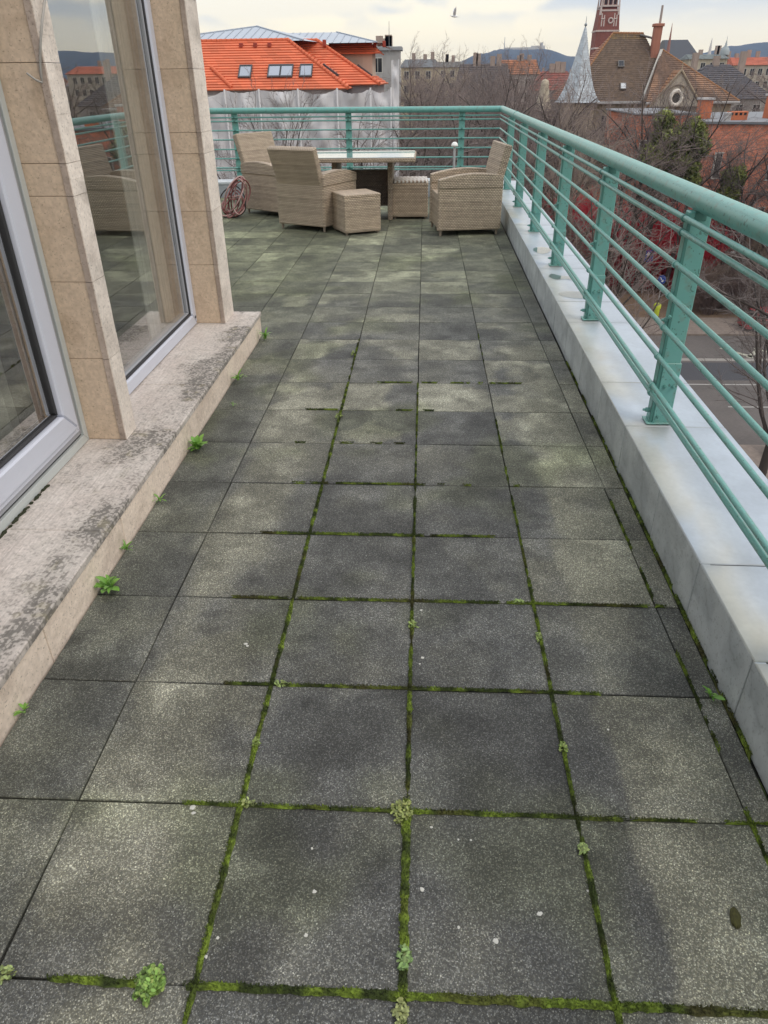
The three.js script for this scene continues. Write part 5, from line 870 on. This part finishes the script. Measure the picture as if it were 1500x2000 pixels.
for (let i = 0, r = rng(88); i < 34; i++) {                            // roofs of the far town, a few pixels each
  const x = -20 + i * 9.5 + r() * 8, z = -330 - r() * 260, k = r();
  block('far_house', 'small pale house in the distant town below the hills', x, x + 8 + r() * 8, z, 2.0 + r() * 2.4 + (-z - 330) * 0.004, mix3([0.52, 0.46, 0.38], [0.40, 0.36, 0.34], r()), k < 0.4 ? [0.36, 0.16, 0.10] : [0.22, 0.2, 0.2], { rise: 2.4, hip: 0.6, rows: 3, win: 4.5, chim: 1 }).userData.group = 'houses of the distant town';
}

// ------------------------------------------------------------------ bare trees and shrubs
class Tw {
  constructor() { this.p = []; this.n = []; this.i = []; }
  seg(a, b, ra, rb, sides) {
    const dx = b[0] - a[0], dy = b[1] - a[1], dz = b[2] - a[2], l = Math.hypot(dx, dy, dz) || 1e-6, u = [dx / l, dy / l, dz / l];
    const h = Math.abs(u[1]) < 0.9 ? [0, 1, 0] : [1, 0, 0]; let s = [u[1] * h[2] - u[2] * h[1], u[2] * h[0] - u[0] * h[2], u[0] * h[1] - u[1] * h[0]]; const sl = Math.hypot(...s); s = s.map((q) => q / sl); const t = [u[1] * s[2] - u[2] * s[1], u[2] * s[0] - u[0] * s[2], u[0] * s[1] - u[1] * s[0]];
    const o = this.p.length / 3, tip = rb < 0.0005;
    for (let k = 0; k < sides; k++) { const c = Math.cos(k / sides * 6.2832), d = Math.sin(k / sides * 6.2832), n = [0, 1, 2].map((q) => s[q] * c + t[q] * d); this.p.push(a[0] + n[0] * ra, a[1] + n[1] * ra, a[2] + n[2] * ra); this.n.push(...n); if (!tip) { this.p.push(b[0] + n[0] * rb, b[1] + n[1] * rb, b[2] + n[2] * rb); this.n.push(...n); } }
    if (tip) { this.p.push(...b); this.n.push(...u); for (let k = 0; k < sides; k++) this.i.push(o + k, o + (k + 1) % sides, o + sides); }
    else for (let k = 0; k < sides; k++) { const q = (k + 1) % sides; this.i.push(o + 2 * k, o + 2 * q, o + 2 * q + 1, o + 2 * k, o + 2 * q + 1, o + 2 * k + 1); }
  }
  geo() { const g = new THREE.BufferGeometry(); g.setAttribute('position', new THREE.Float32BufferAttribute(this.p, 3)); g.setAttribute('normal', new THREE.Float32BufferAttribute(this.n, 3)); g.setIndex(this.i); return g; }
}
function grow(r, T, W, p, dir, len, rad, lv, o) {
  const n = lv <= 1 ? 4 : lv <= 3 ? 2 : 1, sides = lv === 0 ? 9 : lv === 1 ? 6 : lv === 2 ? 4 : 3; let a = p.slice(), d = dir.slice();
  const kids = o.kids[lv] ?? 0, at = []; for (let k = 0; k < kids; k++) at.push(lv === 0 ? 0.35 + 0.65 * (k + r()) / kids : 0.18 + 0.82 * (k + r()) / kids);
  for (let s = 0; s < n; s++) {
    const w = o.wig * (lv ? 1 : 0.25); d = [d[0] + (r() - 0.5) * w, d[1] + (r() - 0.5) * w + o.up[lv], d[2] + (r() - 0.5) * w]; const m = Math.hypot(...d); d = d.map((q) => q / m);
    const b = [0, 1, 2].map((q) => a[q] + d[q] * len / n), r0 = rad * (1 - 0.62 * s / n), r1 = lv >= o.max ? (s === n - 1 ? 0 : rad * 0.5) : rad * (1 - 0.62 * (s + 1) / n);
    (lv <= 1 ? T : W).seg(a, b, r0, r1, sides);
    for (const t of at) if (t * n >= s && t * n < s + 1) {
      const q = t * n - s, c = [0, 1, 2].map((k) => mix(a[k], b[k], q)), az = r() * 6.283, sp = o.spread[lv] * (0.7 + 0.6 * r());
      let x = Math.cos(az), z = Math.sin(az); let v = [x - d[0] * (x * d[0] + z * d[2]), -d[1] * (x * d[0] + z * d[2]), z - d[2] * (x * d[0] + z * d[2])]; const vm = Math.hypot(...v) || 1; v = v.map((k) => k / vm);
      const e = [0, 1, 2].map((k) => d[k] * Math.cos(sp) + v[k] * Math.sin(sp));
      grow(r, T, W, c, e, len * o.len[lv] * (lv === 0 ? 1.1 - 0.45 * t : 0.65 + 0.6 * r() - 0.25 * t), Math.max(rad * o.thin[lv] * (1 - 0.3 * t), o.min), lv + 1, o);
    }
    a = b;
  }
}
const barkM = [mat([0.085, 0.068, 0.058], 0.95), mat([0.06, 0.048, 0.043], 0.95), mat([0.14, 0.105, 0.085], 0.95)], twigM = [mat([0.235, 0.185, 0.168], 0.95), mat([0.175, 0.145, 0.135], 0.95), mat([0.31, 0.25, 0.21], 0.95)];
const TREE = { max: 4, wig: 0.42, min: 0.008, kids: [11, 9, 7, 6, 0], up: [0, 0.05, 0.05, 0.03, 0.02], spread: [0.80, 0.75, 0.7, 0.65, 0], len: [0.62, 0.52, 0.50, 0.55], thin: [0.42, 0.42, 0.42, 0.6] };
const protos = [];
function treeProto(seed, m, o, h, rad) { const r = rng(seed), T = new Tw(), W = new Tw(); grow(r, T, W, [0, -0.2, 0], [0.03, 1, 0.02], h, rad, 0, o); return { T: T.geo(), W: W.geo(), m }; }
const P = [treeProto(1, 0, TREE, 11.5, 0.26), treeProto(2, 1, { ...TREE, kids: [10, 10, 7, 6, 0], spread: [0.65, 0.7, 0.7, 0.7, 0], wig: 0.5 }, 12, 0.24), treeProto(3, 0, { ...TREE, kids: [13, 8, 8, 6, 0], spread: [0.95, 0.7, 0.75, 0.7, 0] }, 10.5, 0.28), treeProto(4, 2, { ...TREE, kids: [9, 8, 7, 5, 0], spread: [0.45, 0.5, 0.6, 0.6, 0], up: [0, 0.12, 0.08, 0.04, 0.02] }, 12, 0.17)];
const SHR = { max: 3, wig: 0.5, min: 0.006, kids: [5, 5, 5, 0], up: [0.06, 0.06, 0.04, 0], spread: [0.45, 0.55, 0.6, 0], len: [0.6, 0.55, 0.55], thin: [0.55, 0.6, 0.7] };
function shrubProto(seed, n, h, o) { const r = rng(seed), W = new Tw(); for (let i = 0; i < n; i++) { const a = r() * 6.283, q = r() * 0.5; grow(r, W, W, [Math.cos(a) * q, 0, Math.sin(a) * q], [Math.cos(a) * (0.2 + q), 1, Math.sin(a) * (0.2 + q)], h * (0.5 + 0.5 * r()), 0.016, 0, o); } return W.geo(); }
const S = [shrubProto(21, 36, 2.6, SHR), shrubProto(22, 30, 3.4, SHR), shrubProto(23, 60, 2.4, { ...SHR, kids: [6, 3, 0], max: 2, spread: [0.3, 0.4, 0] })];
function tree(k, x, z, s, turn, label, group, m) {
  const q = P[k], t = thing('bare_tree', label, 'tree', [x, GY, z], turn, group); m = m ?? q.m; part('trunk', q.T, barkM[m], t); part('crown', q.W, twigM[m], t); t.scale.setScalar(s); return t;
}
const PARK = 'bare brown tree without leaves in the park beyond the terrace railing', PG = 'bare trees of the park';
tree(0, -2.6, -29.5, 1.0, 0.4, 'bare dark tree before the white scaffold sheeting, crown level with the orange roof', null, 1);
tree(3, -5.6, -31.0, 0.90, 2.0, 'smaller bare tree left of the tree in front of the scaffold sheeting', null, 1);
tree(1, -1.5, -33.0, 0.84, 3.1, 'bare dark tree before the right end of the white scaffold sheeting', null, 1);
tree(2, -4.2, -35.0, 0.92, 5.0, 'bare spreading tree behind the others before the middle of the white sheeting', null, 1);
tree(1, -8.2, -36.0, 0.86, 1.0, 'low bare tree before the left part of the white sheeting', null, 1);
const trR = rng(333), spots = [];
for (const [x, z, s, k] of [[1.6, -57, 1.03, 0], [5, -62, 1.05, 1], [8.5, -58, 0.98, 2], [3.2, -72, 1.12, 2], [7.2, -78, 1.10, 0], [11.5, -70, 1.06, 1], [12.5, -82, 1.10, 2], [0.2, -88, 1.14, 1], [5, -95, 1.12, 0], [-1.5, -118, 1.12, 1], [6, -108, 1.1, 2], [3, -150, 1.16, 0], [8.5, -152, 1.14, 1], [14, -150, 1.12, 2], [17.5, -142, 1.08, 0], [-1, -160, 1.2, 2], [11, -125, 1.08, 3], [18.6, -128, 1.0, 1], [25, -60.2, 0.7, 3], [29, -57.5, 0.72, 3], [10.2, -98, 1.14, 1], [15.3, -92, 1.02, 0], [-1.2, -75, 1.1, 2], [2.2, -110, 1.18, 0], [8, -115, 1.2, 2], [13.8, -118, 1.14, 1], [4.8, -132, 1.22, 1], [11, -138, 1.2, 0], [16.2, -104, 0.98, 2], [0.5, -140, 1.2, 2], [16.5, -61, 0.95, 1], [14.2, -56.5, 0.90, 0], [19.4, -66, 0.86, 3], [22.3, -69, 0.72, 2], [24.4, -61, 0.86, 0], [27.5, -60.5, 0.80, 2], [30.2, -58.5, 0.90, 1], [33.5, -60, 0.92, 0], [18.0, -96, 0.92, 3], [23.6, -100, 0.86, 0], [27.2, -99, 0.80, 1], [31.0, -100, 0.76, 2], [2.8, -53.8, 0.92, 3], [6.4, -54.5, 0.86, 2], [11.0, -55, 0.84, 1], [0.4, -30.2, 0.78, 2], [4.2, -29.5, 0.74, 0], [8.2, -30, 0.72, 1], [-0.4, -64, 1.04, 0], [9.4, -88, 1.1, 3], [-0.3, -54.6, 0.94, 1], [42, -118, 1.12, 0], [47, -112, 1.1, 1], [50, -122, 1.15, 2], [44.5, -126, 1.1, 2], [39, -76, 1.08, 2], [44, -84, 1.1, 0], [50, -92, 1.1, 1], [36.5, -62, 1.02, 1], [41, -64, 1.02, 2], [46, -70, 1.05, 0]]) tree(k, x, z, s * (z < -100 && x < 17 ? 1.0 : z < -56 && x < 16 ? 0.93 : 1) * (0.97 + 0.06 * trR()), trR() * 6.28, PARK, PG, [0, 1, 0, 2][Math.floor(trR() * 4)]);
tree(0, 13.2, -24.2, 0.80, 2.2, 'dark bare street tree right below the parapet at the right edge', null, 1);
const SHL = 'leafless brown shrub in the park undergrowth', SHG = 'bare shrubs under the park trees';
const shR = rng(55), shM = [mat([0.16, 0.115, 0.10], 0.95), mat([0.12, 0.085, 0.08], 0.95), mat([0.20, 0.15, 0.11], 0.95)];
for (let i = 0; i < 76; i++) { const x = -1 + 33 * shR(), z = -54.5 - 24 * shR() * (x > 18 ? 0.45 : 1); if (x > 12 && x < 24 && z > -70) continue; const o = part('bare_shrub', S[i % 2], shM[i % 3], scene); tag(o, SHL, 'shrub', SHG); o.position.set(x, GY, z); o.rotation.y = shR() * 6; o.scale.setScalar(0.9 + 0.9 * shR()); }
for (let i = 0; i < 16; i++) { const x = 21 + 14 * shR(), z = -54.2 - 3.2 * shR(), o = part('bare_shrub', S[i % 2], shM[(i * 2) % 3], scene); tag(o, SHL, 'shrub', SHG); o.position.set(x, GY, z); o.rotation.y = shR() * 6; o.scale.setScalar(0.7 + 0.5 * shR()); }
const redM = [mat([0.5, 0.03, 0.05], 0.8), mat([0.38, 0.03, 0.05], 0.8)];
for (const [x, z] of [[16.6, -66], [17.8, -64.5], [18.9, -65.5], [20.0, -64], [21.1, -65], [22.0, -63.5], [15.4, -70], [14.4, -73], [13.6, -71.5], [19.4, -63], [20.8, -62.4], [17.2, -68], [16.0, -63.5], [18.2, -62.6], [15.0, -66.5], [19.8, -66.8], [21.6, -61.6], [14.0, -68.6]]) { const o = part('red_dogwood', S[2], redM[Math.round(x * 10) % 2], scene); tag(o, 'red-stemmed dogwood shrub under the park trees beyond the street', 'shrub', 'red dogwood shrubs'); o.position.set(x, GY, z); o.rotation.y = x * 7; o.scale.setScalar(1.9 + 0.6 * hash(x * 10, z, 3)); }
// ivy-grown trees
function ivyTree(x, z, h, blobs, label, seed) {
  const t = thing('ivy_tree', label, 'tree', [x, GY, z]), r = rng(seed), q = P[1]; const tr = part('trunk', q.T, barkM[1], t); tr.scale.setScalar(h / 13.5); const cr = part('crown', q.W, twigM[1], t); cr.scale.setScalar(h / 13.5);
  const pos = [], col = [];
  for (const [bx, by, bz, br] of blobs) for (let i = 0; i < 2300 * br; i++) {
    const a = r() * 6.283, u = r() * 2 - 1, k = br * Math.pow(r(), 0.4) * (0.7 + 0.6 * fbm(a * 2, u * 3 + bx, seed, 3)), s = Math.sqrt(1 - u * u), px = bx + Math.cos(a) * s * k, py = by + u * k * 1.1, pz = bz + Math.sin(a) * s * k, l = 0.10 + 0.13 * r();
    const c = mul3(mix3([0.09, 0.115, 0.045], [0.33, 0.37, 0.09], clamp(0.5 * u + 0.35 + 0.5 * (r() - 0.5))), 0.7 + 0.6 * r());
    for (let v = 0; v < 3; v++) { pos.push(px + (r() - 0.5) * l * 2, py + (r() - 0.5) * l * 2, pz + (r() - 0.5) * l * 2); col.push(...c); }
  }
  const g = new THREE.BufferGeometry(); g.setAttribute('position', new THREE.Float32BufferAttribute(pos, 3)); g.setAttribute('color', new THREE.Float32BufferAttribute(col, 3)); g.computeVertexNormals();
  part('ivy', g, mat([1, 1, 1], 0.8, { ...VC, side: THREE.DoubleSide }), t);
}
ivyTree(17.6, -60.5, 12.6, [[0.6, 11.2, 0, 1.25], [-0.4, 9.9, 0.4, 1.2], [1.5, 10.0, 0.3, 1.0], [0.8, 8.6, 0, 1.1], [0.1, 12.6, 0, 0.7]], 'tree thick with dark green ivy, left of the brighter one before the brick building', 41);
ivyTree(19.8, -60, 12.4, [[0.0, 11.9, 0, 0.9], [0.5, 11.0, 0.3, 0.85], [-0.7, 11.5, 0, 0.7], [0.2, 9.6, 0.2, 0.7], [0.4, 8.6, 0.1, 0.75]], 'tree with bright green ivy clumps before the brick wall beside the darker one', 42);
ivyTree(23.6, -60.8, 9.0, [[0.2, 8.6, 0, 0.9], [0.0, 7.4, 0.2, 0.9], [0.4, 6.0, 0, 0.8]], 'narrow greyish ivy tree against the brick wall, rightmost of the ivy trees', 43);
ivyTree(17.6, -78, 11.0, [[0.0, 8.6, 0, 1.0], [0.5, 7.6, 0.2, 0.8]], 'small dark ivy tree at the left corner of the brick building', 44);

// ------------------------------------------------------------------ street furniture
const poleM = mat([0.42, 0.42, 0.42], 0.45, { metalness: 0.4 }), blue = mat([0.02, 0.07, 0.34], 0.4), wht = mat([0.8, 0.8, 0.8], 0.5);
{
  const t = thing('road_sign', 'square blue road sign with a white arrow in front of the red shrubs', 'road sign', [18.25, GY, -60.6], 0.05);
  part('pole', rod([0, 0, 0], [0, 3.55, 0], 0.04, 0.04, 8), poleM, t); const p = part('panel', new B().box(-0.45, 0.45, 2.55, 3.5, 0.045, 0.07, 0.005).geo(), blue, t);
  const a = new THREE.Shape(); [[-0.07, -0.34], [0.07, -0.34], [0.07, 0.08], [0.2, 0.08], [0, 0.36], [-0.2, 0.08], [-0.07, 0.08]].forEach((q, i) => i ? a.lineTo(...q) : a.moveTo(...q)); part('arrow', new THREE.ExtrudeGeometry(a, { depth: 0.004, bevelEnabled: false }).translate(0, 3.02, 0.072), wht, p);
}
{
  const t = thing('island_sign', 'blue keep-right sign above a yellow-green bollard on the traffic island', 'road sign', [17.6, GY, -53.9], -0.9);
  part('pole', rod([0, 0.9, 0], [0, 2.95, 0], 0.035, 0.035, 8), poleM, t);
  const p = part('panel', new THREE.CylinderGeometry(0.32, 0.32, 0.03, 28).rotateX(Math.PI / 2).translate(0, 2.72, 0.05), blue, t); part('arrow', merge([rod([-0.14, 2.86, 0.07], [0.12, 2.6, 0.07], 0.03, 0.03, 6), rod([0.14, 2.74, 0.07], [0.13, 2.58, 0.07], 0.03, 0.03, 6), rod([0.0, 2.58, 0.07], [0.14, 2.585, 0.07], 0.03, 0.03, 6)]), wht, p);
  part('bollard', new THREE.LatheGeometry([[0.17, 0], [0.22, 0.05], [0.22, 0.55], [0.27, 0.62], [0.27, 0.88], [0.2, 0.98], [0.02, 1.0]].map((q) => new THREE.Vector2(...q)), 18), mat([0.50, 0.58, 0.05], 0.5), t);
}
{
  const t = thing('traffic_light', 'traffic light with a yellow lamp housing at the park edge', 'traffic light', [23.3, GY, -58.3]);
  part('pole', rod([0, 0, 0], [0, 2.7, 0], 0.06, 0.06, 8), mat([0.05, 0.05, 0.05], 0.5), t); const h = part('housing', new B().box(-0.2, 0.2, 1.5, 2.6, -0.12, 0.12, 0.05).geo(), mat([0.02, 0.02, 0.02], 0.5), t);
  for (const [y, c] of [[2.38, [0.10, 0.02, 0.02]], [2.05, [0.12, 0.07, 0.01]], [1.72, [0.02, 0.07, 0.04]]]) part('lens', new THREE.SphereGeometry(0.11, 12, 8).scale(1, 1, 0.4).translate(0, y, 0.12), mat(c, 0.2), h);
  part('visor', new B().box(-0.24, 0.24, 2.6, 2.68, -0.1, 0.26, 0.02).geo(), mat([0.02, 0.02, 0.02], 0.5), h); part('signal_box', new B().box(-0.14, 0.2, 1.86, 2.2, 0.14, 0.28, 0.03).geo(), mat([0.62, 0.48, 0.06], 0.5), h);
  part('base', new B().box(-0.4, 0.4, 0, 0.9, -0.3, 0.3, 0.04).geo(), mat([0.02, 0.06, 0.05], 0.6), t);
}
{
  const t = thing('street_pole', 'slim grey street pole with a small lamp beside the traffic light', 'pole', [24.0, GY, -58.6]); part('pole', rod([0, 0, 0], [0.1, 3.6, 0], 0.06, 0.04, 8), poleM, t); part('head', new B().box(-0.05, 0.3, 3.55, 3.75, -0.12, 0.12, 0.04).geo(), poleM, t);
}
// cars
function car(label, color, pos, turn) {
  const t = thing('parked_car', label, 'car', pos, turn), paint = new THREE.MeshPhysicalMaterial({ color: lin(...color), roughness: 0.35, clearcoat: 1, clearcoatRoughness: 0.08 }), gl = mat([0.015, 0.018, 0.02], 0.05), tyre = mat([0.015, 0.015, 0.015], 0.8), rim = mat([0.45, 0.46, 0.47], 0.3, { metalness: 0.7 });
  const body = [[-2.05, 0.28], [-1.68, 0.28], [-1.6, 0.5], [-1.35, 0.62], [-1.1, 0.5], [-1.02, 0.28], [1.0, 0.28], [1.08, 0.5], [1.33, 0.62], [1.58, 0.5], [1.66, 0.28], [2.0, 0.3], [2.06, 0.55], [1.98, 0.78], [1.2, 0.92], [-1.75, 0.95], [-2.02, 0.85], [-2.08, 0.5]];
  part('body', extr(body, 1.70, 0.05), paint, t);
  const cab = [[-1.72, 0.93], [1.15, 0.9], [0.45, 1.36], [-0.1, 1.46], [-1.0, 1.45], [-1.45, 1.34]]; part('cabin', extr(cab, 1.44, 0.05), paint, t);
  for (const s of [-1, 1]) { part('side_window', extr([[-0.30, 0.98], [0.85, 0.97], [0.42, 1.28], [-0.30, 1.36]], 0.03, 0.008).translate(0, 0, s * 0.715), gl, t); part('side_window', extr([[-1.5, 0.99], [-0.40, 0.98], [-0.40, 1.37], [-1.0, 1.37], [-1.35, 1.27]], 0.03, 0.008).translate(0, 0, s * 0.715), gl, t); }
  part('windscreen', new B().hexa([[1.10, 0.95, -0.62], [1.16, 0.95, -0.62], [0.46, 1.34, -0.58], [0.51, 1.35, -0.58], [1.10, 0.95, 0.62], [1.16, 0.95, 0.62], [0.46, 1.34, 0.58], [0.51, 1.35, 0.58]]).geo(), gl, t);
  part('rear_window', new B().hexa([[-1.80, 1.0, -0.6], [-1.72, 1.0, -0.6], [-1.52, 1.32, -0.55], [-1.45, 1.32, -0.55], [-1.80, 1.0, 0.6], [-1.72, 1.0, 0.6], [-1.52, 1.32, 0.55], [-1.45, 1.32, 0.55]]).geo(), gl, t);
  for (const x of [-1.35, 1.33]) for (const s of [-1, 1]) { const w = part('wheel', new THREE.TorusGeometry(0.235, 0.085, 10, 24).translate(x, 0.32, s * 0.76), tyre, t); part('rim', merge([new THREE.CylinderGeometry(0.19, 0.19, 0.06, 20).rotateX(Math.PI / 2).translate(x, 0.32, s * 0.79), new THREE.CylinderGeometry(0.05, 0.05, 0.08, 10).rotateX(Math.PI / 2).translate(x, 0.32, s * 0.80)]), rim, w); }
  for (const s of [-1, 1]) { part('headlight', new THREE.SphereGeometry(0.13, 12, 8).scale(0.7, 0.6, 1.2).translate(1.97, 0.68, s * 0.62), mat([0.6, 0.6, 0.62], 0.1), t); part('tail_light', new THREE.SphereGeometry(0.12, 12, 8).scale(0.4, 1.2, 0.8).translate(-2.03, 0.78, s * 0.68), mat([0.3, 0.01, 0.01], 0.2), t); }
}
car('small red car at the kerb across the street, cut by the right edge', [0.32, 0.015, 0.025], [24.7, GY, -50.6], 0.02);
car('white car parked on the near side behind the dark tree trunk', [0.72, 0.72, 0.72], [18.6, GY, -30.2], 0.0);

renderer.render(scene, camera);
